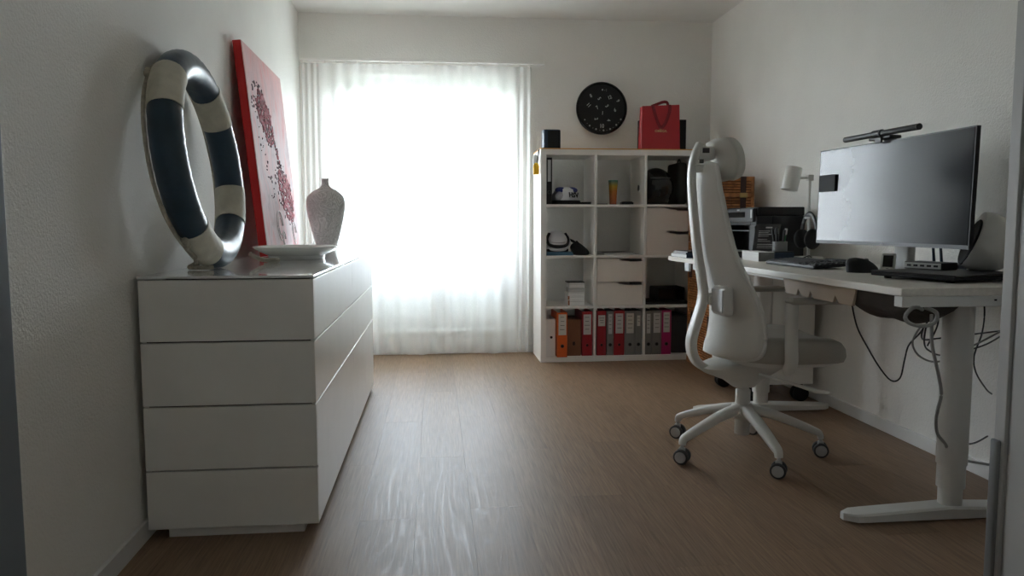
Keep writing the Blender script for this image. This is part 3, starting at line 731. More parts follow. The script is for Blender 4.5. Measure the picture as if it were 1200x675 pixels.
bm = nbm(); tube(bm, [(0.0, -0.05 + 0.08 * j / 8, 0.295 + 0.03 * math.sin(PI * j / 8)) for j in range(9)], 0.006, 6); obj('handle', bm, 'blackmat', t)

# second row, column 1: white and black helmet, black pouch, blue folders, cable
z2 = cellz(2)
for k in range(2):
    o = box('folder', 'blue', None, (0, 0, 0), (0.188 - 0.008 * k, 0.27, 0.012), 0.001); o.location = (cellx(0) + 0.098, KY + 0.155 + 0.004 * k, z2 + 0.006 + 0.0122 * k)
    tag(o, ('upper' if k else 'lower') + ' flat blue folder under the white and black helmet', 'folder', 'blue folders under the helmet')
def white_helmet():
    t = thing('helmet', 'white helmet with black stripes on blue folders in the shelf', 'helmet', (cellx(0) + 0.088, KY + 0.115, z2 + 0.0245))
    bm = nbm(); bx(bm, (0, 0.02, 0.012), (0.15, 0.2, 0.024), 0.01, seg=3); obj('chin_pad', bm, 'blackmat', t, smooth=True)
    bm = nbm(); pr_ = []
    for k in range(13):
        a = -0.55 + k / 12 * (PI / 2 + 0.53); pr_.append((0.086 * math.cos(a) if k < 12 else 0.004, 0.062 + 0.086 * math.sin(a)))
    v = lathe(bm, pr_, 32, 0.98, 1.25); sh = obj('shell', bm, 'capwhite', t, smooth=True)
    # raised black U-shaped stripe and white rim on the face that looks into the room
    def face(u, w, lift):
        # u across (-1..1), w height 0..1 -> point on the near face of the shell
        a = -0.45 + w * 1.5; rr = 0.086 * math.cos(a); z = 0.062 + 0.086 * math.sin(a)
        th = -PI / 2 + u * 1.15
        return ((0.98 * rr + lift) * math.cos(th), (1.25 * rr + lift) * math.sin(th), z + lift * math.sin(a))
    P1 = [face(-0.95, 0.85, 0.004), face(-0.92, 0.5, 0.004), face(-0.72, 0.24, 0.004), face(-0.3, 0.13, 0.004), face(0.3, 0.13, 0.004), face(0.72, 0.24, 0.004), face(0.95, 0.5, 0.004), face(0.98, 0.85, 0.004)]
    bm = nbm(); tube(bm, spline(P1, 5), 0.0105, 8); obj('black_stripe', bm, 'blackmat', t, smooth=True)
    P2 = [face(-1.2, 0.7, 0.006), face(-1.15, 0.3, 0.006), face(-0.8, 0.02, 0.006), face(0, -0.06, 0.008), face(0.8, 0.02, 0.006), face(1.15, 0.3, 0.006), face(1.2, 0.7, 0.006)]
    bm = nbm(); tube(bm, spline(P2, 5), 0.010, 8); obj('rim', bm, 'capwhite', t, smooth=True)
    bm = nbm(); tube(bm, spline([face(-0.5, 0.34, 0.0015), face(0, 0.31, 0.0015), face(0.5, 0.34, 0.0015)], 5), 0.0025, 6); obj('visor_seam', bm, 'mgrey', t)
white_helmet()
t = thing('pouch', 'crumpled black cloth pouch right of the white and black helmet', 'pouch', (cellx(0) + 0.262, KY + 0.14, z2))
bm = nbm(); rn = random.Random(5); rings = []
for k in range(9):
    s = k / 8; rr = [1, 1.02, 1.0, 0.96, 0.9, 0.82, 0.7, 0.5, 0.1][k]
    rings.append([(0.062 * rr * math.cos(a) * (1 + 0.12 * math.sin(3 * a + k)) - 0.02 * s, 0.095 * rr * math.sin(a), 0.088 * s * (1 + 0.15 * math.cos(a + 2.4))) for a in [2 * PI * j / 24 for j in range(24)]])
loft(bm, rings); obj('body', bm, 'blackmat', t, smooth=True)
bm = nbm(); tube(bm, spline([(-0.02, 0.01, 0.075), (-0.05, 0.0, 0.095), (-0.085, 0.02, 0.115), (-0.10, 0.04, 0.13)], 5), [0.012 - 0.0005 * k for k in range(16)], 8); obj('strap', bm, 'blackmat', t, smooth=True)
# second row, column 2: magazines
for k, (w, d, rz, m) in enumerate(((0.26, 0.20, 0.05, 'mgrey'), (0.24, 0.19, -0.08, 'lgrey'), (0.22, 0.17, 0.12, 'dgrey'))):
    o = thing('magazine', ['lowest', 'middle', 'topmost'][k] + ' flat magazine in the empty-looking middle compartment of the second row', 'magazine', (cellx(1) + 0.19 - 0.012 * k, KY + 0.17, z2 + 0.0062 * k), rz, 'magazines on the cube shelf')
    box('cover', m, o, (0, 0, 0.0052), (w, d, 0.0012)); box('pages', 'paper', o, (0, 0, 0.0024), (w - 0.004, d - 0.004, 0.0044))
# third row, column 1: stack of small white boxes and books
z1 = cellz(1); zz = z1 + 0.0
for k, (w, d, h, dx, m, n) in enumerate(((0.120, 0.12, 0.038, 0.0, 'paper', 'box'), (0.118, 0.12, 0.030, 0.002, 'paper', 'box'), (0.118, 0.12, 0.024, 0.002, 'paper', 'box'), (0.112, 0.12, 0.032, 0.006, 'lgrey', 'box'), (0.110, 0.11, 0.034, 0.006, 'paper', 'box'), (0.122, 0.12, 0.008, 0.003, 'dgrey', 'booklet'))):
    nm = 'carton' if n == 'box' else 'booklet'
    t = thing(nm, ['lowest white carton with a reddish end in the small stack on the shelf', 'second white carton from the bottom of the small shelf stack', 'third carton from the bottom of the small shelf stack', 'light grey carton, fourth from the bottom of the shelf stack', 'top white carton of the small stack on the shelf', 'dark booklet lying on top of the stack of white cartons'][k], n, (cellx(0) + 0.218 + dx, KY + 0.115, zz), 0.03 * (-1) ** k, 'stack of small cartons')
    box('case', m, t, (0, 0, h / 2), (w, d, h - 0.001), 0.001)
    if n == 'box':
        box('lid_seam', 'mgrey', t, (0.0, -d / 2 - 0.0004, h * 0.7), (w * 0.96, 0.0008, 0.0012))
        if k < 2: box('end_stripe', 'card', t, (-w / 2 + 0.008, -d / 2 - 0.0006, h / 2), (0.012, 0.0012, h * 0.9))
    zz += h
# cables that hang behind the shelf compartments
def cable(name, pts, r, m, label, cat='cable', seg=6, n=8, group=None):
    b0 = Vector(pts[0]); bm = nbm(); tube(bm, [p - b0 for p in spline(pts, n)], r, seg)
    o = obj(name, bm, m, smooth=True); o.location = b0; tag(o, label, cat, group); return o
cable('cable', [(cellx(0) + 0.030, KY + 0.36, z1 + 0.006), (cellx(0) + 0.034, KY + 0.365, z1 + 0.10), (cellx(0) + 0.020, KY + 0.368, z1 + 0.2), (cellx(0) + 0.006, KY + 0.37, z1 + 0.29), (cellx(0) - 0.01, KY + 0.3975, z1 + 0.33)], 0.003, 'black', 'thin black cable hanging in the compartment with the cartons')
cable('cable', [(cellx(0) + 0.004, KY + 0.365, z2 + 0.15), (cellx(0) + 0.005, KY + 0.366, z2 + 0.22), (cellx(0) + 0.008, KY + 0.367, z2 + 0.29), (cellx(0) + 0.006, KY + 0.3975, z2 + 0.33)], 0.003, 'black', 'thin black cable hanging above the white and black helmet')
# third row, column 3
t = thing('laptop', 'closed black laptop on the shelf under the black box', 'laptop', (cellx(2) + 0.17, KY + 0.16, z1))
box('base', 'black', t, (0, 0, 0.008), (0.31, 0.22, 0.016), 0.003); box('lid', 'blackmat', t, (0, 0, 0.020), (0.31, 0.22, 0.007), 0.002)
t = thing('electronic_device', 'black box-shaped device standing on the closed laptop', 'device', (cellx(2) + 0.205, KY + 0.17, z1 + 0.0238))
box('case', 'blackmat', t, (0, 0, 0.047), (0.21, 0.18, 0.094), 0.008, smooth=True); box('front_panel', 'blackgloss', t, (0, -0.091, 0.047), (0.18, 0.003, 0.07), 0.001)

# things on top of the shelf and on its side
t = thing('speaker', 'dark blue box speaker on the left end of the shelf top', 'speaker', (0.800, 5.215, KTOP))
bm = nbm(); lathe(bm, [(0.060, 0), (0.0625, 0.004), (0.0625, 0.126), (0.059, 0.131)], 40, 1, 1, 5); obj('case', bm, 'bluebox', t, smooth=True)
box('grille', 'blackmat', t, (0.012, -0.0632, 0.065), (0.085, 0.003, 0.116), 0.001)
t = thing('paper_bag', 'black paper bag standing behind the red one on the shelf', 'bag', (1.622, 5.33, KTOP))
bm = nbm(); b2(bm, -0.163, 0.163, -0.05, 0.05, 0, 0.225); obj('body', bm, 'blackmat', t)
bm = nbm(); tube(bm, spline([(-0.06, -0.03, 0.22), (-0.05, -0.03, 0.245), (0.05, -0.03, 0.245), (0.06, -0.03, 0.22)], 5), 0.003, 6); obj('handle', bm, 'blackmat', t)
def red_bag():
    t = thing('gift_bag', 'red paper gift bag with ribbon handle on the shelf top', 'bag', (1.565, 5.205, KTOP), -0.02)
    bm = nbm(); w0, w1, d0, d1, h = 0.136, 0.133, 0.05, 0.03, 0.312
    v = [bm.verts.new(p) for p in [(-w0, -d0, 0), (w0, -d0, 0), (w0, d0, 0), (-w0, d0, 0), (-w1 + 0.003, -d1, h - 0.012), (w1, -d1, h), (w1, d1, h), (-w1 + 0.003, d1, h - 0.012)]]
    # side gussets fold inwards
    gl_ = [bm.verts.new((-w0 + 0.003, 0, 0)), bm.verts.new((-w1 + 0.02, 0, h - 0.008)), bm.verts.new((w0 - 0.003, 0, 0)), bm.verts.new((w1 - 0.02, 0, h))]
    bm.faces.new((v[0], v[1], v[5], v[4])); bm.faces.new((v[2], v[3], v[7], v[6])); bm.faces.new((v[0], v[4], gl_[1], gl_[0])); bm.faces.new((gl_[0], gl_[1], v[7], v[3])); bm.faces.new((v[1], gl_[2], gl_[3], v[5])); bm.faces.new((gl_[2], v[2], v[6], gl_[3])); bm.faces.new((v[0], gl_[0], v[3], v[2], gl_[2], v[1]))
    obj('body', bm, 'redbag', t)
    bm = nbm(); tube(bm, spline([(-0.056, -d1 - 0.003, h - 0.005), (-0.045, -d1 - 0.012, h - 0.06), (-0.02, -d1 - 0.02, h - 0.135), (0.0, -d1 - 0.022, h - 0.160), (0.03, -d1 - 0.02, h - 0.13), (0.06, -d1 - 0.012, h - 0.05), (0.064, -d1 - 0.004, h - 0.002)], 6), 0.011, 8, (1, 0.3), up=(0, 1, 0)); obj('ribbon_handle', bm, 'redribbon', t, smooth=True)
    bm = nbm(); tube(bm, spline([(-0.05, d1 + 0.0, h - 0.005), (-0.01, d1 - 0.01, h + 0.010), (0.03, 0.0, h + 0.022), (0.058, 0.01, h + 0.018), (0.07, d1, h - 0.01)], 6), 0.010, 8, (1, 0.3), up=(0, 1, 0)); obj('ribbon_handle', bm, 'redribbon', t, smooth=True)
    sl = math.atan2(d0 - d1, h)
    text('emblem', '\u03a9', 0.026, 'gold', t, (0.0, -0.0425, 0.150), (PI / 2 - sl, 0, 0), 0.0006, bold=0.0006)
    text('lettering', 'OMEGA', 0.023, 'gold', t, (0.0, -0.0437, 0.128), (PI / 2 - sl, 0, 0), 0.0006, bold=0.0005, sx=1.05)
red_bag()
def tags():
    t = thing('luggage_tag', 'yellow and white tags hanging on the left side of the shelf', 'tag', (KX, KY + 0.05, 1.30))
    bm = nbm(); tube(bm, spline([(0.0, 0, 0.169), (-0.006, 0, 0.168), (-0.010, -0.004, 0.14), (-0.014, -0.006, 0.10), (-0.016, -0.006, 0.075)], 5), 0.003, 6, (2.2, 1)); obj('strap', bm, 'blackmat', t)
    bm = nbm(); lathe(bm, [(0.030, 0), (0.034, 0.010), (0.034, 0.055), (0.026, 0.072), (0.012, 0.078)], 20, 0.62, 0.5, 3, (-0.026, -0.002, 0.0)); obj('yellow_tag', bm, 'yellow', t, smooth=True)
    bm = nbm(); lathe(bm, [(0.016, 0), (0.032, 0.012), (0.034, 0.04), (0.026, 0.066), (0.010, 0.074)], 20, 0.55, 0.4, 3, (-0.028, 0.014, 0.062)); obj('white_tag', bm, 'paper', t, smooth=True)
tags()

# ------------------------------------------------------------------ wall clock
def clock():
    t = thing('wall_clock', 'round black wall clock with scattered grey numerals', 'clock', (1.226, YB, 1.809))
    bm = nbm(); v = lathe(bm, [(0.18, 0.0), (0.188, 0.004), (0.192, 0.028), (0.190, 0.034), (0.180, 0.036), (0.176, 0.030), (0.176, 0.022), (0.004, 0.022)], 64); xf(bm, v, (0, 0, 0), ('X', PI / 2)); obj('case', bm, 'blackgloss', t, smooth=True)
    bm = nbm(); cyl(bm, (0, -0.0235, 0), 0.175, 0.003, 'Y', 64); f = obj('dial', bm, 'blackmat', t)
    s = 0.385 / 545.0; cx, cz = 322, 330
    items = (('8', 208, 202, -0.5), ('5', 297, 230, 0.9), ('12', 408, 216, -0.35), ('9', 495, 250, 1.1), ('11', 185, 298, 0.8), ('7', 276, 322, -0.6), ('3', 378, 305, 1.0), ('6', 465, 345, -0.3), ('1', 333, 378, 0.1), ('2', 265, 438, 1.4), ('4', 398, 450, 1.57), ('10', 326, 512, 0.0))
    for tx, px, pz, a in items:
        text('numeral', tx, 0.042 if tx == '10' else 0.036, 'labelg', f, ((px - cx) * s, -0.0256, (cz - pz) * s), (PI / 2, a, 0), 0.0005, sx=0.85, bold=0.0006)
    dots = [(330, 138, 0.006), (355, 142, 0.002), (372, 134, 0.002), (372, 150, 0.002)] + [(145, 448, 0.005), (197, 508, 0.0062), (265, 543, 0.0065), (345, 555, 0.0065), (415, 540, 0.0065), (480, 497, 0.0065), (528, 440, 0.006)]
    for i in range(6):
        a, b = dots[4 + i], dots[5 + i]; dots.append(((a[0] + b[0]) / 2, (a[1] + b[1]) / 2 + 6, 0.002))
    for px, pz, r in dots:
        bm = nbm(); cyl(bm, ((px - cx) * s, -0.0255, (cz - pz) * s), r, 0.001, 'Y', 12); obj('minute_dot', bm, 'lgrey', f)
clock()

# ------------------------------------------------------------------ wicker trunks
def trunk(z, label, h=0.418, lock=True):
    x0, x1, y0, y1 = 1.738, 1.985, 4.548, 5.055
    w, d = x1 - x0, y1 - y0
    t = thing('wicker_trunk', label, 'trunk', ((x0 + x1) / 2, (y0 + y1) / 2, z), group='stacked wicker trunks')
    box('core', 'wickerc', t, (0, 0, h / 2), (w - 0.016, d - 0.016, h - 0.004))
    bm = nbm(); n = 23
    hw, hd = w / 2 - 0.006, d / 2 - 0.006
    per = []
    for k in range(11): per.append((-hw, -hd + 2 * hd * k / 11))
    for k in range(7): per.append((-hw + 2 * hw * k / 7, hd))
    for k in range(11): per.append((hw, hd - 2 * hd * k / 11))
    for k in range(7): per.append((hw - 2 * hw * k / 7, -hd))
    for i in range(n):
        zc = 0.024 + i * (h - 0.048) / (n - 1)
        pts = []
        for k, (px, py) in enumerate(per):
            o_ = 0.003 * (1 if (k + i) % 2 else -1); L = math.hypot(px, py)
            pts.append((px + o_ * px / L, py + o_ * py / L, zc))
        tube(bm, pts, 0.0062, 5, (0.7, 1), closed=True)
    obj('woven_cane', bm, 'wicker', t, kind='stuff')
    for zc, nm in ((0.010, 'base_rim'), (h - 0.010, 'lid_rim'), (h * 0.72, 'lid_rim')):
        bm = nbm(); b2(bm, -w / 2, w / 2, -d / 2, -d / 2 + 0.012, zc - 0.009, zc + 0.009, 0.003); b2(bm, -w / 2, w / 2, d / 2 - 0.012, d / 2, zc - 0.009, zc + 0.009, 0.003); b2(bm, -w / 2, -w / 2 + 0.012, -d / 2, d / 2, zc - 0.009, zc + 0.009, 0.003); b2(bm, w / 2 - 0.012, w / 2, -d / 2, d / 2, zc - 0.009, zc + 0.009, 0.003); obj(nm, bm, 'wicker', t)
    for (cx, cy) in ((-1, -1), (1, -1), (1, 1), (-1, 1)): box('corner_post', 'wicker', t, (cx * (w / 2 - 0.010), cy * (d / 2 - 0.010), h / 2), (0.02, 0.02, h - 0.004), 0.004)
    st = box('leather_strap', 'leather', t, (0.050, -d / 2 - 0.001, h / 2), (0.036, 0.006, h - 0.004), 0.001)
    box('buckle', 'brass', st, (0.050, -d / 2 - 0.006, h * 0.72), (0.05, 0.006, 0.03), 0.002)
    for yy in (-0.16, 0.16):
        st = box('leather_strap', 'leather', t, (-w / 2 - 0.001, yy, h * 0.72), (0.006, 0.03, 0.13), 0.001)
    lp = box('lock_plate', 'leather', t, (-w / 2 - 0.003, 0.185, h * 0.52), (0.006, 0.05, 0.085), 0.002); box('hasp', 'metal', lp, (-w / 2 - 0.008, 0.185, h * 0.52 + 0.035), (0.006, 0.03, 0.04), 0.002)
trunk(0.0, 'lowest wicker trunk of the stack between shelf and right wall')
trunk(0.4182, 'middle wicker trunk of the stack between shelf and right wall')
trunk(0.8364, 'top wicker trunk with a dark leather strap behind the printer')

# ------------------------------------------------------------------ desk
DZT = 0.772; DXF, DXB, DY0, DY1 = 1.360, 2.050, 2.070, 4.305
def desk():
    t = thing('standing_desk', 'long pale sit-stand desk on white telescopic legs by the right wall', 'desk', ((DXF + DXB) / 2, (DY0 + DY1) / 2, 0))
    cx, cy = t.location.x, t.location.y
    box('desktop', 'wood_edge', t, (0, 0, DZT - 0.0125), (DXB - DXF, DY1 - DY0, 0.025), 0.003)
    zb = DZT - 0.025
    box('end_beam', 'deskmetal', t, (0.0, DY0 + 0.022 - cy, zb - 0.016), (DXB - DXF - 0.01, 0.04, 0.032), 0.002)
    bm = nbm()
    for xx in (1.66, 1.695, 1.86, 1.90): bx(bm, (xx - cx, DY0 + 0.0015 - cy, zb - 0.013), (0.016 if xx != 1.66 else 0.008, 0.002, 0.005))
    obj('beam_slots', bm, 'blackmat', t)
    for xx in (1.52, 1.90): box('frame_rail', 'deskmetal', t, (xx - cx, (DY0 + 3.9) / 2 - cy, zb - 0.016), (0.04, 3.9 - DY0 - 0.09, 0.03), 0.002)
    box('cross_beam', 'deskmetal', t, (0, 3.88 - cy, zb - 0.016), (DXB - DXF - 0.02, 0.05, 0.03), 0.002)
    box('edge_bracket', 'metal', t, (1.368 - cx, 3.98 - cy, zb - 0.022), (0.012, 0.07, 0.045), 0.002)
    for Y in (2.245, 3.655):
        lx = (1.674 if Y < 3 else 1.655) - cx; ly = Y - cy
        bm = nbm(); lathe(bm, [(0.0445, 0.178), (0.0455, 0.183), (0.0455, zb - 0.012 - 0.0), (0.044, zb - 0.010)], 36, 1.0, 0.85, 2.6, (lx, ly, 0)); obj('outer_column', bm, 'deskmetal', t, smooth=True)
        bm = nbm(); lathe(bm, [(0.041, 0.100), (0.0415, 0.103), (0.0415, 0.20)], 36, 1.0, 0.85, 2.6, (lx, ly, 0)); obj('middle_column', bm, 'deskmetal', t, smooth=True)
        bm = nbm(); lathe(bm, [(0.0355, 0.03), (0.0355, 0.13)], 36, 1.0, 0.85, 2.6, (lx, ly, 0)); obj('inner_column', bm, 'deskmetal', t, smooth=True)
        bm = nbm(); n = 20
        x0f, x1f = 1.302 - cx, 2.02 - cx; rings = []
        for k in range(n + 1):
            s = k / n; xx = x0f + (x1f - x0f) * s; u = abs(2 * s - 1)
            wv = 0.040 * (1 - max(0, (u - 0.86) / 0.14) ** 2.2 * 0.75); zt = 0.045 - 0.016 * u
            rings.append([(xx, ly - wv, 0.006), (xx, ly + wv, 0.006), (xx, ly + wv, zt - 0.006), (xx, ly + wv * 0.8, zt), (xx, ly - wv * 0.8, zt), (xx, ly - wv, zt - 0.006)])
        loft(bm, rings); ft = obj('foot', bm, 'deskmetal', t, smooth=30)
        for xx in (x0f + 0.05, x1f - 0.05):
            bm = nbm(); cyl(bm, (xx, ly, 0.003), 0.022, 0.006, 'Z', 16); obj('glide', bm, 'blackmat', ft)
        box('motor_box', 'deskmetal', t, (lx, ly, zb - 0.02), (0.12, 0.09, 0.038), 0.004)
    return t
desk()
def cable_tray():
    y0, y1 = 2.366, 2.895; X = 1.392
    t = thing('cable_tray', 'pale plywood cable rail with triangular notches under the desk edge', 'cable tray', (X, y0, DZT - 0.025 - 0.0616))
    L = y1 - y0; hh = 0.0615
    poly = [(0.02, 0.0)]
    for c in (0.125, 0.30, 0.395):
        poly += [(c - 0.022, 0.0), (c + 0.004 if c != 0.29 else c - 0.004, 0.026), (c + 0.018, 0.0)]
    poly += [(L - 0.03, 0.0), (L, hh), (0, hh)]
    bm = nbm(); prism(bm, poly, 0, 0.010, 'YZ'); obj('notched_board', bm, 'plywood', t)
    box('shelf_board', 'net', t, (0.062, L / 2, 0.034), (0.10, L - 0.08, 0.008))  # dark colour stands in for the shade behind the notches
cable_tray()
def net_pouch():
    y0, y1 = 2.118, 2.44
    t = thing('cable_pouch', 'dark brown sagging cable pouch hung under the near desk end', 'pouch', (1.50, (y0 + y1) / 2, DZT - 0.025 - 0.10))
    bm = nbm(); rings = []; n = 14
    for k in range(n + 1):
        s = k / n; yy = (y0 - y1) / 2 + (y1 - y0) * s
        dep = 0.035 + 0.075 * math.sin(PI * min(1, max(0, 0.12 + s * 0.72))) ** 0.8 * (0.9 + 0.12 * math.sin(9 * s))
        if k == n: dep = 0.03
        ring = []
        for j in range(13):
            a = PI * j / 12
            ring.append((-0.105 * math.cos(a) * (1 - 0.15 * (1 - s)), yy, 0.099 - dep * math.sin(a) ** 0.8))
        ring.append((0.09, yy, 0.0995)); ring.append((-0.09, yy, 0.0995))
        rings.append(ring)
    loft(bm, rings); obj('pouch_body', bm, 'net', t, smooth=True)
net_pouch()

# ------------------------------------------------------------------ cables under the desk
zb = DZT - 0.03
cable('power_cable', [(1.448, 2.49, 0.70), (1.480, 2.50, 0.60), (1.525, 2.50, 0.52), (1.575, 2.50, 0.445), (1.612, 2.49, 0.403), (1.638, 2.48, 0.415), (1.645, 2.47, 0.48), (1.652, 2.46, 0.535), (1.665, 2.42, 0.585), (1.64, 2.33, 0.655)], 0.0028, 'black', 'black cable looping down between the seat and the near desk leg')
cable('thick_cable', [(1.47, 2.13, 0.70), (1.42, 2.075, 0.714), (1.385, 2.055, 0.715), (1.362, 2.05, 0.692), (1.375, 2.05, 0.672), (1.415, 2.05, 0.662), (1.455, 2.052, 0.672), (1.462, 2.055, 0.70), (1.45, 2.09, 0.712)], 0.006, 'cableg', 'thick grey cable coiled around the pouch under the desk end')
cable('thick_cable', [(1.478, 2.10, 0.690), (1.481, 2.10, 0.64), (1.484, 2.10, 0.60), (1.497, 2.10, 0.55), (1.511, 2.10, 0.50), (1.522, 2.10, 0.445), (1.513, 2.10, 0.40), (1.516, 2.11, 0.36), (1.545, 2.14, 0.31), (1.61, 2.19, 0.26), (1.70, 2.30, 0.20), (1.84, 2.42, 0.13), (2.046, 2.52, 0.068)], 0.005, 'cableg', 'thick grey cable hanging straight down beside the near desk leg')
for i, (pts, r, m, lb) in enumerate((
    ([(1.54, 2.22, 0.642), (1.56, 2.26, 0.60), (1.62, 2.33, 0.575), (1.70, 2.38, 0.570), (1.80, 2.4, 0.575), (2.0, 2.46, 0.58)], 0.0028, 'black', 'black cable sagging behind the near desk leg, upper one'),
    ([(1.54, 2.21, 0.642), (1.57, 2.26, 0.58), (1.63, 2.32, 0.54), (1.72, 2.36, 0.515), (1.9, 2.42, 0.535), (2.04, 2.5, 0.56)], 0.0028, 'black', 'black cable sagging behind the near desk leg, lower one'),
    ([(1.54, 2.23, 0.642), (1.53, 2.26, 0.58), (1.60, 2.32, 0.52), (1.70, 2.36, 0.495), (1.85, 2.40, 0.54), (2.03, 2.45, 0.60)], 0.0032, 'cableg', 'thin grey cable sagging behind the near desk leg'),
    ([(1.87, 2.40, 0.735), (1.90, 2.42, 0.66), (1.895, 2.42, 0.58), (1.87, 2.42, 0.50), (1.88, 2.42, 0.44), (1.96, 2.47, 0.37), (2.048, 2.55, 0.33)], 0.0028, 'black', 'black cable wandering down the wall right of the near desk leg'),
    ([(1.60, 2.25, 0.735), (1.59, 2.24, 0.70), (1.60, 2.24, 0.64), (1.61, 2.30, 0.56)], 0.0028, 'black', 'short black cable end at the top of the near desk leg'),
    ([(1.76, 2.32, 0.245), (1.82, 2.38, 0.20), (1.92, 2.46, 0.175), (2.04, 2.55, 0.17)], 0.0030, 'black', 'black cable low on the wall beside the near desk leg'))):
    cable('power_cable', pts, r, m, lb)

# ------------------------------------------------------------------ drawer pedestal on casters
def pedestal():
    x0, x1, y0, y1 = 1.632, 2.012, 3.80, 4.285; zb_, zt = 0.10, 0.70
    t = thing('drawer_pedestal', 'white drawer pedestal on black casters under the far desk', 'cabinet', ((x0 + x1) / 2, (y0 + y1) / 2, 0))
    w, d = x1 - x0, y1 - y0
    box('body', 'white', t, (0.009, 0, (zb_ + zt) / 2), (w - 0.018, d, zt - zb_), 0.002)
    for k in range(3):
        dz = (zt - zb_) / 3
        f = box('drawer_front', 'white', t, (-w / 2 + 0.008, 0, zb_ + dz * (k + 0.5)), (0.016, d, dz - 0.003), 0.002)
        box('handle', 'metal', f, (-w / 2 - 0.006, 0, zb_ + dz * (k + 0.8)), (0.012, 0.12, 0.01), 0.003)
    for sx in (-1, 1):
        for sy in (-1, 1):
            bm = nbm(); cx_, cy_ = sx * (w / 2 - 0.05), sy * (d / 2 - 0.05)
            b2(bm, cx_ - 0.012, cx_ + 0.012, cy_ - 0.016, cy_ + 0.016, 0.075, 0.10, 0.003); cs = obj('caster', bm, 'black', t)
            bm = nbm()
            for q in (-0.017, 0.017): cyl(bm, (cx_, cy_ + q, 0.043), 0.043, 0.022, 'Y', 24, bev=0.004)
            obj('wheel', bm, 'black', cs, smooth=True)
pedestal()

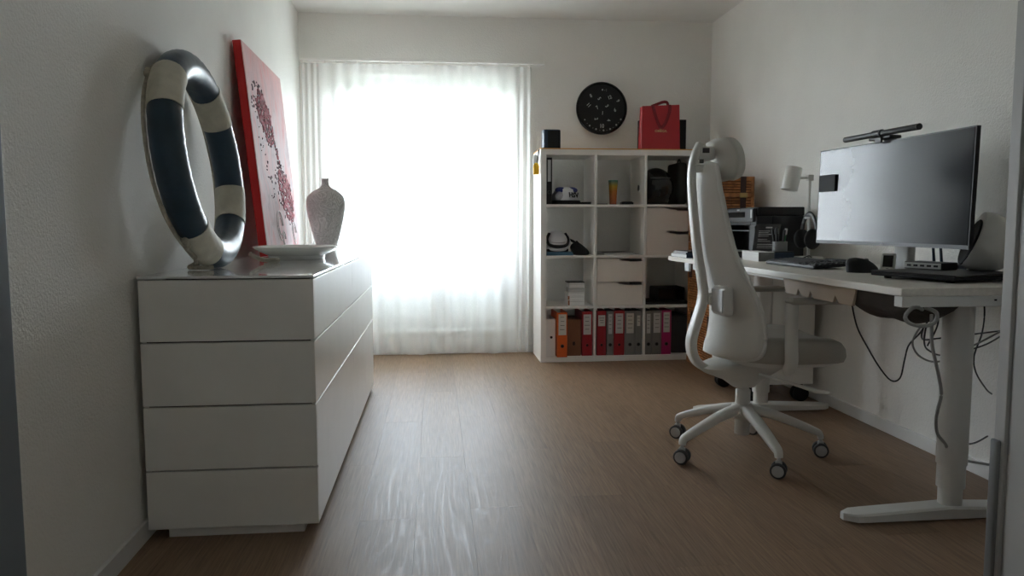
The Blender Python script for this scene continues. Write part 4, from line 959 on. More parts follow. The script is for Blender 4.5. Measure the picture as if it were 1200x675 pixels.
# ------------------------------------------------------------------ office chair
def chair():
    t = thing('office_chair', 'white ergonomic office chair with headrest, pushed under the desk', 'office chair', (1.272, 2.98, 0))
    ox, oy = 1.272, 2.98
    # spine: flat S-shaped bar in the middle of the back
    sp = [(1.066, 1.285), (1.045, 1.235), (1.034, 1.16), (1.040, 1.06), (1.050, 0.96), (1.064, 0.85), (1.082, 0.75), (1.092, 0.68), (1.083, 0.62), (1.062, 0.55), (1.046, 0.485), (1.050, 0.43), (1.078, 0.385), (1.13, 0.360), (1.20, 0.352)]
    pts = spline([(x - ox, 0.0, z) for x, z in sp], 5)
    fl = []
    for p in pts: fl.append((0.9, 2.0) if False else (1, 1))
    bm = nbm(); rings = []
    for i, p in enumerate(pts):
        a = pts[max(i - 1, 0)]; b = pts[min(i + 1, len(pts) - 1)]; tg = (b - a).normalized(); nn = Vector((tg.z, 0, -tg.x))
        s = i / (len(pts) - 1); hw = 0.020 + 0.022 * s ** 1.5 + 0.006 * math.sin(PI * s); th = 0.014 + 0.004 * s
        ring = []
        for k in range(16):
            an = 2 * PI * k / 16; ca, sa = math.cos(an), math.sin(an)
            ring.append(p + Vector((0, 1, 0)) * hw * math.copysign(abs(ca) ** 0.55, ca) + nn * th * math.copysign(abs(sa) ** 0.55, sa))
        rings.append(ring)
    loft(bm, rings); obj('back_spine', bm, 'chairw', t, smooth=True)
    # shell: (z, centre x, half width, forward wrap of the edges)
    sec = [(1.205, 1.100, 0.060, 0.004), (1.200, 1.086, 0.105, 0.012), (1.17, 1.078, 0.128, 0.018), (1.10, 1.076, 0.142, 0.026), (0.97, 1.086, 0.166, 0.036), (0.84, 1.103, 0.196, 0.046), (0.74, 1.130, 0.222, 0.058), (0.65, 1.148, 0.240, 0.078), (0.57, 1.150, 0.246, 0.096), (0.50, 1.138, 0.246, 0.112), (0.455, 1.124, 0.236, 0.116), (0.435, 1.118, 0.20, 0.098), (0.428, 1.115, 0.15, 0.07)]
    sp2 = [spline([(s[0], s[1], s[2]) for s in sec], 3), spline([(s[3], 0, 0) for s in sec], 3)]
    bm = nbm(); rows = []
    for q, e in zip(*sp2):
        z, x, w = q; c = e.x; row = []
        for k in range(21):
            u = -1 + 2 * k / 20
            row.append(bm.verts.new((x - ox + c * abs(u) ** 2.0, w * math.sin(u * PI / 2 * 0.98) if False else w * u, z - 0.012 * u * u * (1 if z > 1.1 else 0))))
        rows.append(row)
    for i in range(len(rows) - 1):
        for k in range(20): bm.faces.new((rows[i][k], rows[i][k + 1], rows[i + 1][k + 1], rows[i + 1][k]))
    sh = obj('backrest', bm, 'chairm', t, smooth=True)
    md = sh.modifiers.new('thickness', 'SOLIDIFY'); md.thickness = 0.016; md.offset = 0
    # rim of the shell
    rim = []
    L = [(r[0].co if hasattr(r[0], 'co') else r[0]) for r in []]
    rp = []
    for q, e in zip(*sp2): rp.append((q[1] - ox + e.x, -q[2], q[0] - 0.012 * (1 if q[0] > 1.1 else 0)))
    rp2 = [(a, -b, c) for a, b, c in reversed(rp)]
    bm = nbm(); tube(bm, [Vector(p) for p in rp] + [Vector(p) for p in rp2], 0.0095, 8, closed=True); obj('backrest_rim', bm, 'chairw', t, smooth=True)
    # spine to shell fixings and lumbar pad
    bm = nbm(); bx(bm, (1.062 - ox, 0, 1.185), (0.05, 0.05, 0.03), 0.006); obj('upper_fixing', bm, 'chairw', t)
    bm = nbm(); bx(bm, (1.140 - ox, -0.088, 0.655), (0.040, 0.150, 0.118), 0.016, seg=4); lp = obj('lumbar_pad', bm, 'chairw', t, smooth=True)
    bm = nbm(); bx(bm, (1.1185 - ox, -0.088, 0.655), (0.006, 0.120, 0.092), 0.003); obj('lumbar_plate', bm, 'lgrey', lp)
    bm = nbm(); bx(bm, (1.118 - ox, 0.0, 0.655), (0.03, 0.09, 0.05), 0.012, seg=3); obj('lumbar_arm', bm, 'chairw', t, smooth=True)
    # headrest: curved pad
    bm = nbm(); rows = []
    for i in range(13):
        s = i / 12; z = 1.135 + 0.165 * s
        for_ = []
        for k in range(17):
            u = -1 + 2 * k / 16
            w = 0.132 * (1 - 0.22 * abs(2 * s - 1) ** 4)
            for_.append((1.150 - ox + 0.035 * u * u + 0.020 * math.sin(PI * s) - 0.030 * s, w * u, z))
        rows.append(for_)
    vsr = [[bm.verts.new(p) for p in r] for r in rows]
    for i in range(12):
        for k in range(16): bm.faces.new((vsr[i][k], vsr[i][k + 1], vsr[i + 1][k + 1], vsr[i + 1][k]))
    hr = obj('headrest', bm, 'chairh', t, smooth=True); md = hr.modifiers.new('thickness', 'SOLIDIFY'); md.thickness = 0.042; md.offset = 0; md = hr.modifiers.new('round', 'BEVEL'); md.width = 0.016; md.segments = 3
    bm = nbm(); bx(bm, (1.090 - ox, 0, 1.245), (0.065, 0.055, 0.055), 0.01); hm = obj('headrest_mount', bm, 'chairw', t, smooth=30)
    box('adjuster', 'dgrey', hm, (1.082 - ox, -0.0285, 1.255), (0.028, 0.004, 0.020), 0.001); box('adjuster', 'dgrey', hm, (1.064 - ox, -0.0285, 1.212), (0.018, 0.006, 0.016), 0.002)
    # seat cushion
    bm = nbm(); rings = []
    prof = [(0.90, 0.412), (0.965, 0.420), (0.995, 0.440), (1.0, 0.465), (0.985, 0.485), (0.94, 0.499), (0.84, 0.506), (0.6, 0.504), (0.3, 0.500), (0.03, 0.498)]
    for s, z in prof:
        ring = []
        for k in range(48):
            a = 2 * PI * k / 48; ca, sa = math.cos(a), math.sin(a)
            X = 0.235 * s * math.copysign(abs(ca) ** 0.62, ca); Y = 0.240 * s * math.copysign(abs(sa) ** 0.62, sa)
            droop = -0.055 * max(0, (X - 0.10) / 0.145) ** 1.8 + 0.012 * max(0, -X / 0.245)
            rise = 0.016 * (abs(Y) / 0.24) ** 3 if z > 0.48 else 0
            ring.append((1.418 - ox + X, Y, z + droop * (1 if z > 0.45 else 0.35) + rise))
        rings.append(ring)
    loft(bm, rings); obj('seat', bm, 'chairf', t, smooth=True)
    bm = nbm(); rings = []
    for s, z in ((0.55, 0.385), (0.9, 0.398), (0.93, 0.415)): rings.append([(1.405 - ox + 0.225 * s * math.copysign(abs(math.cos(a)) ** 0.6, math.cos(a)), 0.225 * s * math.copysign(abs(math.sin(a)) ** 0.6, math.sin(a)), z) for a in [2 * PI * k / 40 for k in range(40)]])
    loft(bm, rings); obj('seat_pan', bm, 'chairw', t, smooth=True)
    # mechanism housing
    bm = nbm(); rings = []
    for s, x0, x1, z in ((0.035, -0.045, 0.045, 0.285), (0.06, -0.09, 0.075, 0.318), (0.085, -0.17, 0.12, 0.348), (0.10, -0.19, 0.16, 0.372), (0.10, -0.14, 0.18, 0.392)):
        rings.append([((x0 + x1) / 2 + (x1 - x0) / 2 * math.copysign(abs(math.cos(a)) ** 0.6, math.cos(a)), s * math.copysign(abs(math.sin(a)) ** 0.6, math.sin(a)), z) for a in [2 * PI * k / 32 for k in range(32)]])
    loft(bm, rings); obj('tilt_mechanism', bm, 'chairw', t, smooth=True)
    bm = nbm(); tube(bm, [(0.03, -0.085, 0.352), (0.10, -0.20, 0.340), (0.17, -0.285, 0.322), (0.215, -0.30, 0.318)], [0.006, 0.006, 0.008, 0.007], 8); obj('lever', bm, 'chairw', t, smooth=True)
    # armrests
    for sg in (-1, 1):
        bm = nbm(); tube(bm, spline([(0.12, sg * 0.18, 0.395), (0.08, sg * 0.235, 0.400), (0.075, sg * 0.268, 0.43), (0.072, sg * 0.270, 0.50), (0.070, sg * 0.270, 0.58), (0.070, sg * 0.270, 0.66)], 5), 0.029, 14, (0.9, 0.6), up=(0, 1, 0)); ar = obj('armrest_post', bm, 'chairw', t, smooth=True)
        bm = nbm(); bx(bm, (0.175, sg * 0.268, 0.668), (0.24, 0.075, 0.022), 0.012, seg=3); obj('armrest_pad', bm, 'chairf', ar, smooth=True)
    # gas lift and star base
    bm = nbm(); cyl(bm, (0, 0, 0.255), 0.024, 0.10, 'Z', 24); cyl(bm, (0, 0, 0.177), 0.0305, 0.19, 'Z', 28, bev=0.002); obj('gas_lift', bm, 'chairw', t, smooth=True)
    bm = nbm(); lathe(bm, [(0.036, 0.150), (0.046, 0.158), (0.050, 0.180), (0.044, 0.206), (0.033, 0.214)], 30); obj('hub', bm, 'chairw', t, smooth=True)
    legs = [-15.5, 56.5, 128.5, 200.5, 272.5]
    rl = None
    for k, dg in enumerate(legs):
        an = math.radians(dg); cz, sz_ = math.cos(an), math.sin(an)
        if rl is None:
            bm = nbm(); rings = []
            path = spline([(0.03, 0, 0.190), (0.12, 0, 0.170), (0.22, 0, 0.135), (0.288, 0, 0.108), (0.309, 0, 0.097), (0.315, 0, 0.076)], 4)
            n = len(path)
            for i, p in enumerate(path):
                a = path[max(i - 1, 0)]; b = path[min(i + 1, n - 1)]; tg = (b - a).normalized(); nn = Vector((-tg.z, 0, tg.x)); s = i / (n - 1)
                hw = 0.026 - 0.012 * s; th = 0.021 - 0.010 * s
                ring = []
                for j in range(12):
                    q = 2 * PI * j / 12; ca, sa = math.cos(q), math.sin(q)
                    ring.append(p + Vector((0, 1, 0)) * hw * math.copysign(abs(ca) ** 0.6, ca) + nn * th * math.copysign(abs(sa) ** 0.6, sa))
                rings.append(ring)
            loft(bm, rings); rl = obj('base_arm', bm, 'chairw', t, smooth=True); rl.rotation_euler = (0, 0, an)
            bm = nbm(); cyl(bm, (0, 0, 0.066), 0.007, 0.03, 'Z', 12); b2(bm, -0.012, 0.012, -0.010, 0.010, 0.036, 0.066, 0.004); cs = obj('caster', bm, 'lgrey', t, smooth=30)
            bm = nbm()
            for q in (-0.0185, 0.0185): cyl(bm, (0, q, 0.030), 0.030, 0.017, 'Y', 26, bev=0.003)
            wh = obj('tyre', bm, 'tyre', cs, smooth=True)
            bm = nbm()
            for q in (-0.0205, 0.0205): cyl(bm, (0, q, 0.030), 0.0225, 0.0165, 'Y', 24, bev=0.002)
            hb = obj('wheel_cap', bm, 'lgrey', cs, smooth=True)
            cs.location = (0.315 * cz, 0.315 * sz_, 0); cs.rotation_euler = (0, 0, 1.0)
        else:
            copy_part(rl, t, rot=(0, 0, an))
            c2 = copy_part(cs, t, (0.315 * cz, 0.315 * sz_, 0), (0, 0, [0, 2.2, -0.7, -0.6, -0.55][k]))
            copy_part(wh, c2); copy_part(hb, c2)
    cs.rotation_euler = (0, 0, -0.35)
chair()

# ------------------------------------------------------------------ things on the desk
def monitor():
    yN, yF_, z0, z1, X = 2.300, 3.190, 0.876, 1.278, 1.710
    w, h = yF_ - yN, z1 - z0
    t = thing('monitor', 'wide black monitor on a silver stand on the desk', 'monitor', (X + 0.10, (yN + yF_) / 2, DZT), 0.062)
    R = Matrix.Rotation(0.020, 3, 'Y')                     # leaned back a little
    zc = (z0 + z1) / 2 - DZT
    RC = 12.0; sag = w * w / (8 * RC); TL = 0.022
    def curved(x0, x1, y0, y1, za, zb2, n=28):
        bm = nbm(); rings = []
        for k in range(n + 1):
            y = y0 + (y1 - y0) * k / n; b = -0.10 + sag - y * y / (2 * RC)
            rings.append([(b + xx + (zz - zc) * TL, y, zz) for xx, zz in ((x0, za), (x1, za), (x1, zb2), (x0, zb2))])
        loft(bm, rings); return bm
    za, zb2 = z0 - DZT, z1 - DZT
    obj('housing', curved(0.0, 0.016, -w / 2, w / 2, za, zb2), 'black', t, smooth=30)
    obj('screen', curved(-0.0015, 0.0005, -w / 2 + 0.006, w / 2 - 0.006, za + 0.014, zb2 - 0.005), 'screen', t, smooth=30)
    obj('rear_housing', curved(0.016, 0.05, -w * 0.3, w * 0.3, za + 0.08, zb2 - 0.06), 'lgrey', t, smooth=30)
    text('logo', 'hp', 0.011, 'lgrey', t, (-0.10 + sag - 0.0015 - h / 2 * TL, 0.0, za + 0.0075), (PI / 2, 0, -PI / 2), 0.0005)
    pl = box('edge_rectangle', 'blackmat', t, (-0.1040, w / 2 - 0.068, 1.135 - DZT), (0.003, 0.118, 0.072), 0.001); pl['label'] = 'small black rectangle at the left edge of the screen'  # flat black rectangle in front of the screen's left side
    bm = nbm(); bx(bm, (0.0, 0, (z0 - DZT + 0.2) / 2), (0.035, 0.085, z0 - DZT + 0.19), 0.01, seg=3); obj('stand_column', bm, 'lgrey', t, smooth=True)
    bm = nbm(); bx(bm, (0.02, 0.07, 0.005), (0.13, 0.17, 0.010), 0.003); obj('stand_base', bm, 'lgrey', t)
    # light bar on the top edge
    lb = thing('light_bar', 'slim black light bar clipped on top of the monitor', 'light bar', (X + 0.012, 2.775, z1), 0.062)
    bm = nbm(); cyl(bm, (-0.018, 0, 0.028), 0.0115, 0.44, 'Y', 24, bev=0.002); obj('tube', bm, 'dgrey', lb, smooth=True)
    bm = nbm(); cyl(bm, (-0.018, 0.008, 0.028), 0.0155, 0.050, 'Y', 24); obj('collar', bm, 'black', lb, smooth=True)
    bm = nbm(); bx(bm, (0.006, 0, 0.012), (0.05, 0.13, 0.012), 0.004); bx(bm, (0.030, 0, -0.02), (0.016, 0.06, 0.07), 0.005); bx(bm, (-0.02, 0, 0.003), (0.008, 0.04, 0.022), 0.003); obj('clip', bm, 'black', lb)
    bm = nbm(); cyl(bm, (-0.018, -0.2215, 0.028), 0.0118, 0.004, 'Y', 24); obj('end_cap', bm, 'blackgloss', lb)
monitor()

def keyboard():
    t = thing('keyboard', 'black full-size keyboard in front of the monitor', 'keyboard', (1.628, 3.18, DZT), 0.0)
    # long side along y, its user sits at -x
    bm = nbm(); v = bx(bm, (0, 0, 0.010), (0.155, 0.455, 0.014), 0.004); xf(bm, v, (0, 0, 0.004), ('Y', -0.07)); obj('case', bm, 'black', t)
    bm = nbm(); bx(bm, (0, 0, 0), (0.0155, 0.0165, 0.008), 0.0025, seg=1); k0 = None
    proto = obj('key', bm, 'dgrey', t); first = True
    for r in range(6):
        for c in range(22):
            if c in (15, 18): continue
            if c in (16, 17) and r == 2: continue
            x = 0.062 - r * 0.0245; y = 0.212 - c * 0.0202
            z = 0.0235 + 0.07 * x
            if r == 5 and 3 < c < 10:
                continue
            if first: proto.location = (x, y, z); proto.rotation_euler = (0, -0.07, 0); first = False
            else: copy_part(proto, t, (x, y, z), (0, -0.07, 0))
    bm = nbm(); bx(bm, (0, 0, 0), (0.0155, 0.120, 0.008), 0.0025, seg=1); o = obj('space_bar', bm, 'dgrey', t); o.location = (0.062 - 5 * 0.0245, 0.212 - 6.5 * 0.0202, 0.0235 + 0.07 * -0.0605); o.rotation_euler = (0, -0.07, 0)
keyboard()

def mouse():
    t = thing('mouse', 'black sculpted computer mouse right of the keyboard', 'mouse', (1.655, 2.775, DZT), 0.25)
    bm = nbm(); rings = []
    for s, z, sh in ((0.97, 0.0, 0), (1.0, 0.008, 0), (0.97, 0.020, 0.003), (0.86, 0.034, 0.010), (0.68, 0.046, 0.016), (0.42, 0.053, 0.020), (0.1, 0.056, 0.022)):
        rings.append([(0.066 * s * math.cos(a) - sh * 0.6, 0.050 * s * math.sin(a) * (1 + 0.12 * math.cos(a)) + sh, z) for a in [2 * PI * k / 32 for k in range(32)]])
    loft(bm, rings); obj('body', bm, 'blackmat', t, smooth=True)
    bm = nbm(); cyl(bm, (0.030, 0.010, 0.043), 0.010, 0.008, 'Y', 18); obj('scroll_wheel', bm, 'mgrey', t)
mouse()

def big_laptop():
    A = Vector((1.529, 2.509)); B = Vector((1.621, 2.194)); a = (B - A); L = 0.325
    u = a.normalized(); v = Vector((-u.y, u.x))
    if v.x < 0: v = -v
    c = A + u * L / 2 + v * 0.165
    t = thing('laptop', 'closed black laptop on the near end of the desk', 'laptop', (c.x, c.y, DZT), math.atan2(u.y, u.x))
    sgn = 1
    bm = nbm(); bx(bm, (0, 0, 0.014), (L, 0.33, 0.012), 0.004); obj('base', bm, 'blackmat', t)
    bm = nbm(); bx(bm, (0, 0, 0.0235), (L, 0.33, 0.0065), 0.003); obj('lid', bm, 'black', t)
    for (q, w) in ((-0.12, -0.13), (0.12, -0.13), (-0.12, 0.13), (0.12, 0.13)):
        bm = nbm(); cyl(bm, (q, w, 0.004), 0.012, 0.008, 'Z', 12); obj('rubber_foot', bm, 'blackmat', t)
    return t
LAP = big_laptop()
ZL = DZT + 0.0268
def usb_hub():
    t = thing('usb_hub', 'grey hub with a row of white ports lying on the black laptop', 'hub', (1.765, 2.525, ZL), -1.23)
    box('case', 'dgrey', t, (0, 0, 0.013), (0.15, 0.085, 0.026), 0.004)
    box('port_panel', 'lgrey', t, (0, -0.0432, 0.013), (0.140, 0.002, 0.020), 0.0005)
    for k in range(5): box('port', 'blackmat', t, (-0.052 + k * 0.026, -0.0446, 0.013), (0.016, 0.002, 0.007))
usb_hub()
def router():
    t = thing('router', 'dark blue-black router with two upright antennas behind the hub', 'router', (1.905, 2.665, DZT), -1.2)
    box('case', 'bluebox', t, (0, 0, 0.019), (0.14, 0.10, 0.038), 0.006)
    for k in (-0.05, -0.02):
        bm = nbm(); tube(bm, [(k, 0.035, 0.03), (k - 0.004, 0.036, 0.06), (k - 0.012, 0.036, 0.13)], [0.006, 0.0055, 0.005], 10); obj('antenna', bm, 'bluebox', t, smooth=True)
router()
def egg_speaker():
    t = thing('speaker', 'white rounded speaker with a dark oval front at the near desk end', 'speaker', (1.890, 2.425, ZL))
    t.rotation_euler = (0, 0, 2.72)
    bm = nbm(); prof = []
    for k in range(19):
        a = -PI / 2 + PI * k / 18; prof.append((max(0.003, 0.090 * math.cos(a) ** 0.85 * (1 - 0.06 * math.sin(a))), 0.104 + 0.104 * math.sin(a)))
    prof = [p for p in prof if p[1] > 0.006]
    v = lathe(bm, prof, 40, 1.05, 1.0)
    # slice the front off obliquely for the grille
    pn = Vector((0.93, 0, 0.36)).normalized(); pc = Vector((0.042, 0, 0.104))
    r = bmesh.ops.bisect_plane(bm, geom=bm.verts[:] + bm.edges[:] + bm.faces[:], plane_co=pc, plane_no=pn, clear_outer=True)
    ed = [e for e in bm.edges if e.is_boundary]
    bmesh.ops.holes_fill(bm, edges=ed)
    lo = min(q.co.z for q in bm.verts)
    obj('shell', bm, 'chairw', t, smooth=30).location = (0, 0, -lo)
    bm = nbm(); ring = []
    ax = Vector((0, 1, 0)); ay = pn.cross(ax)
    def disc(rx, ry, h): return [pc + pn * h + ax * rx * math.cos(q) + ay * ry * math.sin(q) + Vector((0, 0, -lo)) for q in [2 * PI * k / 36 for k in range(36)]]
    loft(bm, [disc(0.071, 0.083, -0.004), disc(0.071, 0.083, 0.003), disc(0.065, 0.077, 0.006), disc(0.055, 0.066, 0.002)]); obj('grille', bm, 'blackmat', t, smooth=30)
    bm = nbm(); loft(bm, [[p + Vector((0, 0, 0)) for p in disc(0.014, 0.014, 0.0025)], disc(0.012, 0.012, 0.007)]); obj('emblem', bm, 'lgrey', t, smooth=30)
egg_speaker()
def desk_clock():
    t = thing('desk_thermometer', 'small white tilted display gadget below the monitor', 'gadget', (1.735, 2.735, DZT), 0.75)
    bm = nbm(); v = bx(bm, (0, 0, 0.037), (0.014, 0.052, 0.072), 0.004); xf(bm, v, (0, 0, 0.003), ('Y', 0.28)); obj('case', bm, 'porcelain', t)
    bm = nbm(); v = bx(bm, (-0.0073, 0, 0.041), (0.002, 0.036, 0.046)); xf(bm, v, (0, 0, 0.003), ('Y', 0.28)); obj('display', bm, 'blackgloss', t)
    bm = nbm(); v = bx(bm, (-0.0073, 0, 0.012), (0.002, 0.010, 0.003)); xf(bm, v, (0, 0, 0.003), ('Y', 0.28)); obj('button', bm, 'mgrey', t)
    bm = nbm(); v = bx(bm, (0.034, 0, 0.022), (0.006, 0.03, 0.05), 0.002, rot=('Y', -0.5)); obj('rear_foot', bm, 'porcelain', t)
desk_clock()
t = thing('smartphone', 'black smartphone lying between keyboard and lamp', 'phone', (1.80, 3.50, DZT), 0.35)
box('case', 'black', t, (0, 0, 0.010), (0.08, 0.16, 0.008), 0.003); box('glass', 'blackgloss', t, (0, 0, 0.0145), (0.075, 0.154, 0.001)); box('stand', 'mgrey', t, (0, 0, 0.003), (0.06, 0.10, 0.006), 0.002)
t = thing('notebook', 'flat light grey notebook beside the smartphone behind the keyboard', 'notebook', (1.86, 3.33, DZT), 0.1)
box('pages', 'paper', t, (0, 0, 0.006), (0.12, 0.17, 0.010)); box('cover', 'lgrey', t, (0, 0, 0.0118), (0.124, 0.175, 0.0016)); 
t = thing('pen', 'dark stick lying on the grey notebook', 'pen', (1.84, 3.30, DZT + 0.0128), 0.3)
bm = nbm(); cyl(bm, (0, 0, 0.007), 0.007, 0.12, 'Y', 12); obj('barrel', bm, 'black', t, smooth=True); bm = nbm(); cyl(bm, (0, 0.066, 0.007), 0.005, 0.012, 'Y', 12); obj('tip', bm, 'dgrey', t, smooth=True)

def desk_lamp():
    t = thing('desk_lamp', 'white desk lamp with a tilted cylinder shade beside the monitor', 'lamp', (1.930, 3.745, DZT))
    bm = nbm(); lathe(bm, [(0.075, 0), (0.078, 0.004), (0.078, 0.014), (0.070, 0.018), (0.01, 0.020)], 36); obj('base', bm, 'chairw', t, smooth=True)
    bm = nbm(); cyl(bm, (0, 0, 0.215), 0.007, 0.395, 'Z', 14); obj('stem', bm, 'chairw', t, smooth=True)
    box('joint', 'chairw', t, (0, 0, 0.425), (0.030, 0.032, 0.032), 0.004)
    bm = nbm(); tube(bm, [(-0.005, 0, 0.425), (-0.085, 0.0, 0.423)], 0.006, 10); obj('arm', bm, 'chairw', t, smooth=True)
    bm = nbm(); v = lathe(bm, [(0.0385, -0.058), (0.040, -0.060), (0.041, -0.058), (0.041, 0.058), (0.038, 0.061), (0.008, 0.061)], 36, cap=False); xf(bm, v, (-0.098, 0.0, 0.420), ('Y', 0.22)); sh = obj('shade', bm, 'chairw', t, smooth=True); md = sh.modifiers.new('thickness', 'SOLIDIFY'); md.thickness = 0.002
    bm = nbm(); v = lathe(bm, [(0.02, -0.03), (0.024, -0.02), (0.014, 0.02), (0.014, 0.05)], 20); xf(bm, v, (-0.098, 0.0, 0.420), ('Y', 0.22)); obj('bulb', bm, 'porcelain', t, smooth=True)
desk_lamp()
def headphones():
    t = thing('headphones', 'black over-ear headphones hung on a stand beside the pen cup', 'headphones', (1.858, 3.615, DZT))
    bm = nbm(); cyl(bm, (0.01, 0, 0.005), 0.055, 0.010, 'Z', 28); cyl(bm, (0.01, 0, 0.11), 0.006, 0.21, 'Z', 12); bx(bm, (0.01, 0, 0.218), (0.03, 0.06, 0.012), 0.005); obj('stand', bm, 'lgrey', t, smooth=30)
    bm = nbm(); tube(bm, [(0.01, 0.075 * math.cos(a), 0.130 + 0.105 * math.sin(a)) for a in [PI * k / 20 for k in range(21)]], 0.011, 10, (1.4, 0.6), up=(1, 0, 0)); obj('headband', bm, 'black', t, smooth=True)
    for sg in (-1, 1):
        bm = nbm(); v = lathe(bm, [(0.034, 0), (0.043, 0.006), (0.045, 0.022), (0.038, 0.032), (0.02, 0.034)], 30, 0.85, 1.12); xf(bm, v, (0, 0, 0), ('X', PI / 2 * (1 if sg < 0 else -1))); xf(bm, v, (0.0, sg * 0.056, 0.112), ('Z', -0.5)); ec = obj('ear_cup', bm, 'blackmat', t, smooth=True)
headphones()
cable('headphone_cable', [(1.84, 3.53, 0.795), (1.80, 3.48, 0.806), (1.775, 3.50, 0.790), (1.77, 3.56, 0.778), (1.80, 3.60, 0.777)], 0.003, 'black', 'thin black looped cable below the headphones')
def pen_cup():
    X, Y = 1.742, 3.66
    b = thing('storage_box', 'small dark box under the silver pen cup on the desk', 'box', (X + 0.012, Y + 0.01, DZT), -0.1)
    box('case', 'bluebox', b, (0, 0, 0.022), (0.098, 0.085, 0.044), 0.003); box('lid', 'black', b, (0, 0, 0.0465), (0.1, 0.087, 0.005), 0.001)
    z = DZT + 0.0492
    t = thing('pen_cup', 'silver metal cup holding pens beside the headphones', 'pen cup', (X - 0.004, Y, z))
    bm = nbm(); lathe(bm, [(0.036, 0), (0.0365, 0.002), (0.0365, 0.05), (0.035, 0.05), (0.035, 0.004), (0.002, 0.004)], 30); obj('cup', bm, 'mgrey', t, smooth=True)
    rn = random.Random(2)
    for k, (dx, dy, lx, ly, h, m, lab) in enumerate(((-0.018, -0.006, -0.03, 0.02, 0.115, 'black', 'thick black pen leaning left in the silver cup'), (-0.002, 0.012, -0.1, 0.05, 0.112, 'bluebox', 'dark blue pen in the middle of the silver cup'), (0.004, -0.014, 0.1, -0.05, 0.105, 'dgrey', 'dark grey pen at the front of the silver cup'), (0.020, 0.004, 0.12, 0.0, 0.112, 'green', 'green pen with a white cap in the silver cup'), (-0.016, 0.016, -0.12, 0.1, 0.108, 'black', 'slim black pen at the back of the silver cup'))):
        p = thing('pen', lab, 'pen', (X - 0.004 + dx, Y + dy, z + 0.0042), group='pens in the silver cup'); p.rotation_euler = (ly * -1, lx, 0)
        bm = nbm(); cyl(bm, (0, 0, h * 0.36), 0.0052, h * 0.72, 'Z', 10); obj('barrel', bm, m, p, smooth=True)
        bm = nbm(); cyl(bm, (0, 0, h * 0.86), 0.0062, h * 0.28, 'Z', 10, bev=0.001); cp = obj('cap', bm, 'paper' if m == 'green' else m, p, smooth=True)
        box('clip', 'metal', p, (0.0072, 0, h * 0.86), (0.0015, 0.003, h * 0.22))
pen_cup()
def printer():
    x0, x1, y0, y1 = 1.692, 1.960, 3.845, 4.260
    t = thing('printer', 'black multifunction printer on the far end of the desk', 'printer', ((x0 + x1) / 2, (y0 + y1) / 2, DZT))
    w, d, h = x1 - x0, y1 - y0, 0.280
    bm = nbm(); b2(bm, -w / 2 + 0.09, w / 2, -d / 2, d / 2, 0.0, h - 0.05, 0.004); b2(bm, -w / 2, -w / 2 + 0.09, -d / 2, -d / 2 + 0.075, 0, h - 0.05, 0.004); b2(bm, -w / 2, -w / 2 + 0.09, d / 2 - 0.05, d / 2, 0, h - 0.05, 0.004); b2(bm, -w / 2, -w / 2 + 0.09, -d / 2 + 0.075, d / 2 - 0.05, 0, 0.03, 0.003); b2(bm, -w / 2, -w / 2 + 0.09, -d / 2 + 0.075, d / 2 - 0.05, h - 0.1, h - 0.05, 0.003)
    obj('body', bm, 'black', t)
    box('scanner_lid', 'blackmat', t, (0.004, 0, h - 0.0255), (w - 0.008, d, 0.047), 0.006)
    cp = box('control_panel', 'dgrey', t, (-w / 2 - 0.004, 0.005, h - 0.045), (0.02, d - 0.02, 0.075), 0.004)
    box('display', 'blackgloss', cp, (-w / 2 - 0.0148, 0.03, h - 0.042), (0.002, 0.24, 0.030)); box('button', 'lgrey', cp, (-w / 2 - 0.0148, 0.0, h - 0.016), (0.002, 0.03, 0.008)); box('button', 'lgrey', cp, (-w / 2 - 0.0148, -0.175, h - 0.038), (0.002, 0.02, 0.045))
    box('side_pillar', 'dgrey', t, (-w / 2 - 0.001, -d / 2 + 0.040, 0.09), (0.008, 0.07, 0.175), 0.003)
    box('output_slot', 'mgrey', t, (-w / 2 + 0.05, 0.02, 0.150), (0.09, 0.25, 0.006), 0.001, rot=None)
    box('paper_tray', 'dgrey', t, (-w / 2 - 0.06, 0.02, 0.030), (0.16, 0.26, 0.012), 0.003)
    box('paper_sheet', 'paper', t, (-w / 2 - 0.055, 0.02, 0.040), (0.15, 0.21, 0.004))
printer()
t = thing('carton', 'flat white box in front of the printer on the desk', 'box', (1.650, 3.724, DZT), -0.04)
box('case', 'paper', t, (0, 0, 0.0235), (0.08, 0.225, 0.047), 0.001); box('shaded_end', 'mgrey', t, (0, -0.113, 0.0235), (0.078, 0.001, 0.045)); box('lid_seam', 'lgrey', t, (-0.0402, 0, 0.034), (0.0008, 0.22, 0.001))  # grey sheet on the near end: shade of that face painted in
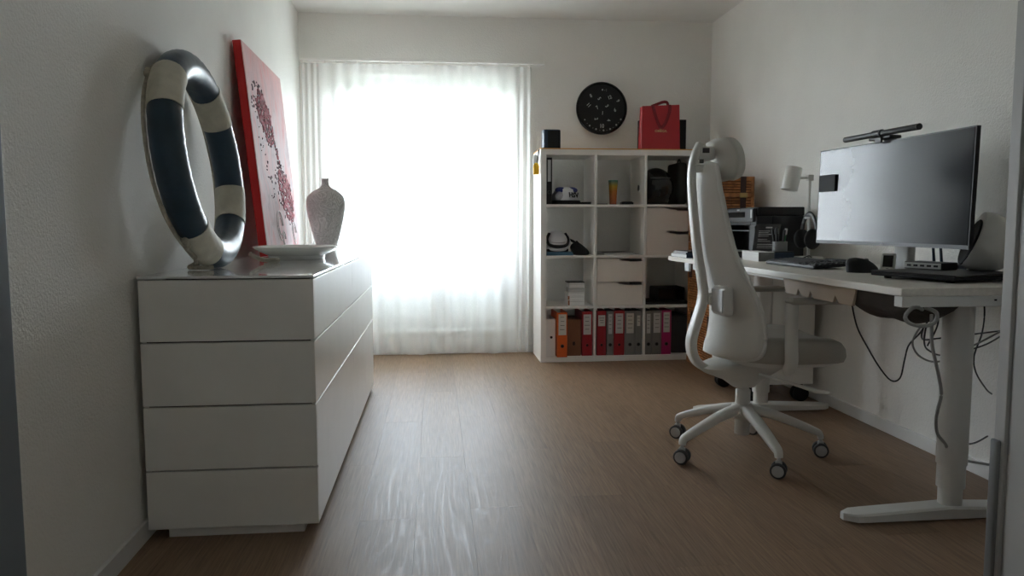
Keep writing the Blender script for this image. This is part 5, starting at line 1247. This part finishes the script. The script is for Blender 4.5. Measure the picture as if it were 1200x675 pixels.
def leaflet():
    A = Vector((1.652, 3.795, 0.0)); B = Vector((1.752, 3.715, 0.0))
    t = thing('leaflet', 'dark grey card with lines of white text leaning on the printer', 'card', (A.x, A.y, DZT + 0.0495))
    u = (B - A); L = u.length; u.normalize(); n = Vector((-u.y, u.x, 0)) 
    if n.x < 0: n = -n
    lean = 0.42; up = (Vector((0, 0, 1)) * math.cos(lean) + n * math.sin(lean)).normalized(); nf = u.cross(up).normalized()
    Mx = Matrix((u, up, nf)).transposed().to_4x4(); t.matrix_world = Matrix.Translation(t.location) @ Mx
    s = 1 if nf.y < 0 else -1
    box('sheet', 'dgrey', t, (L / 2, 0.075, 0), (L, 0.15, 0.002))
    bm = nbm(); rn = random.Random(4)
    bx(bm, (L * 0.55, 0.130, s * 0.0013), (L * 0.26, 0.007, 0.0006))
    for k in range(11):
        if k in (4, 7): continue
        ww = L * (0.35 + 0.4 * rn.random()); bx(bm, (L * 0.16 + ww / 2, 0.110 - k * 0.0095, s * 0.0013), (ww, 0.0030, 0.0006))
    obj('text_lines', bm, 'lgrey', t, kind='stuff')
leaflet()
for k, (w, d, h, dx, m, lb) in enumerate(((0.135, 0.26, 0.020, 0.0, 'paper', 'thick white-edged book at the bottom of the pile on the far desk corner'), (0.13, 0.25, 0.008, 0.002, 'bluebox', 'thin navy book on the white-edged book at the far desk corner'), (0.12, 0.22, 0.007, 0.004, 'black', 'thin black notebook topping the pile at the far desk corner'))):
    zb0 = DZT + [0, 0.0202, 0.0284][k]
    t = thing('book', lb, 'book', (1.440 + dx, 4.155, zb0), [0.02, -0.02, 0.03][k], 'books on the far desk corner')
    box('pages', 'paper', t, (-0.001, 0, h / 2), (w - 0.004, d - 0.006, h - 0.003)); bm = nbm(); b2(bm, -w / 2, w / 2, -d / 2, d / 2, 0, 0.0014); b2(bm, -w / 2, w / 2, -d / 2, d / 2, h - 0.0014, h); b2(bm, -w / 2, w / 2, -d / 2, -d / 2 + 0.0014, 0.0014, h - 0.0014); obj('cover', bm, m if k else 'bluebox', t)

# ------------------------------------------------------------------ tall white cabinet at the right edge
def tall_cabinet():
    Yf = 1.70; X = 0.8105 * Yf
    t = thing('tall_cabinet', 'white cabinet cropped by the right edge of the view', 'cabinet', (X + 0.32, Yf - 0.45, 0))
    zt = 1.487; w = 0.64; d = 0.90
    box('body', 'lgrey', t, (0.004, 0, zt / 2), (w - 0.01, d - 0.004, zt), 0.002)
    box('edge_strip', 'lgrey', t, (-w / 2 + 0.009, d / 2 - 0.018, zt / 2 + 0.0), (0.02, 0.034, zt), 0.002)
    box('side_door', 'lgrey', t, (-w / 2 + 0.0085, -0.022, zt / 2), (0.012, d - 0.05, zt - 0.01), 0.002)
    bm = nbm(); bx(bm, (-w / 2 - 0.004, d / 2 - 0.012, 0.215), (0.012, 0.028, 0.43), 0.005, seg=3); obj('metal_leg_strip', bm, 'mgrey', t, smooth=30)
tall_cabinet()
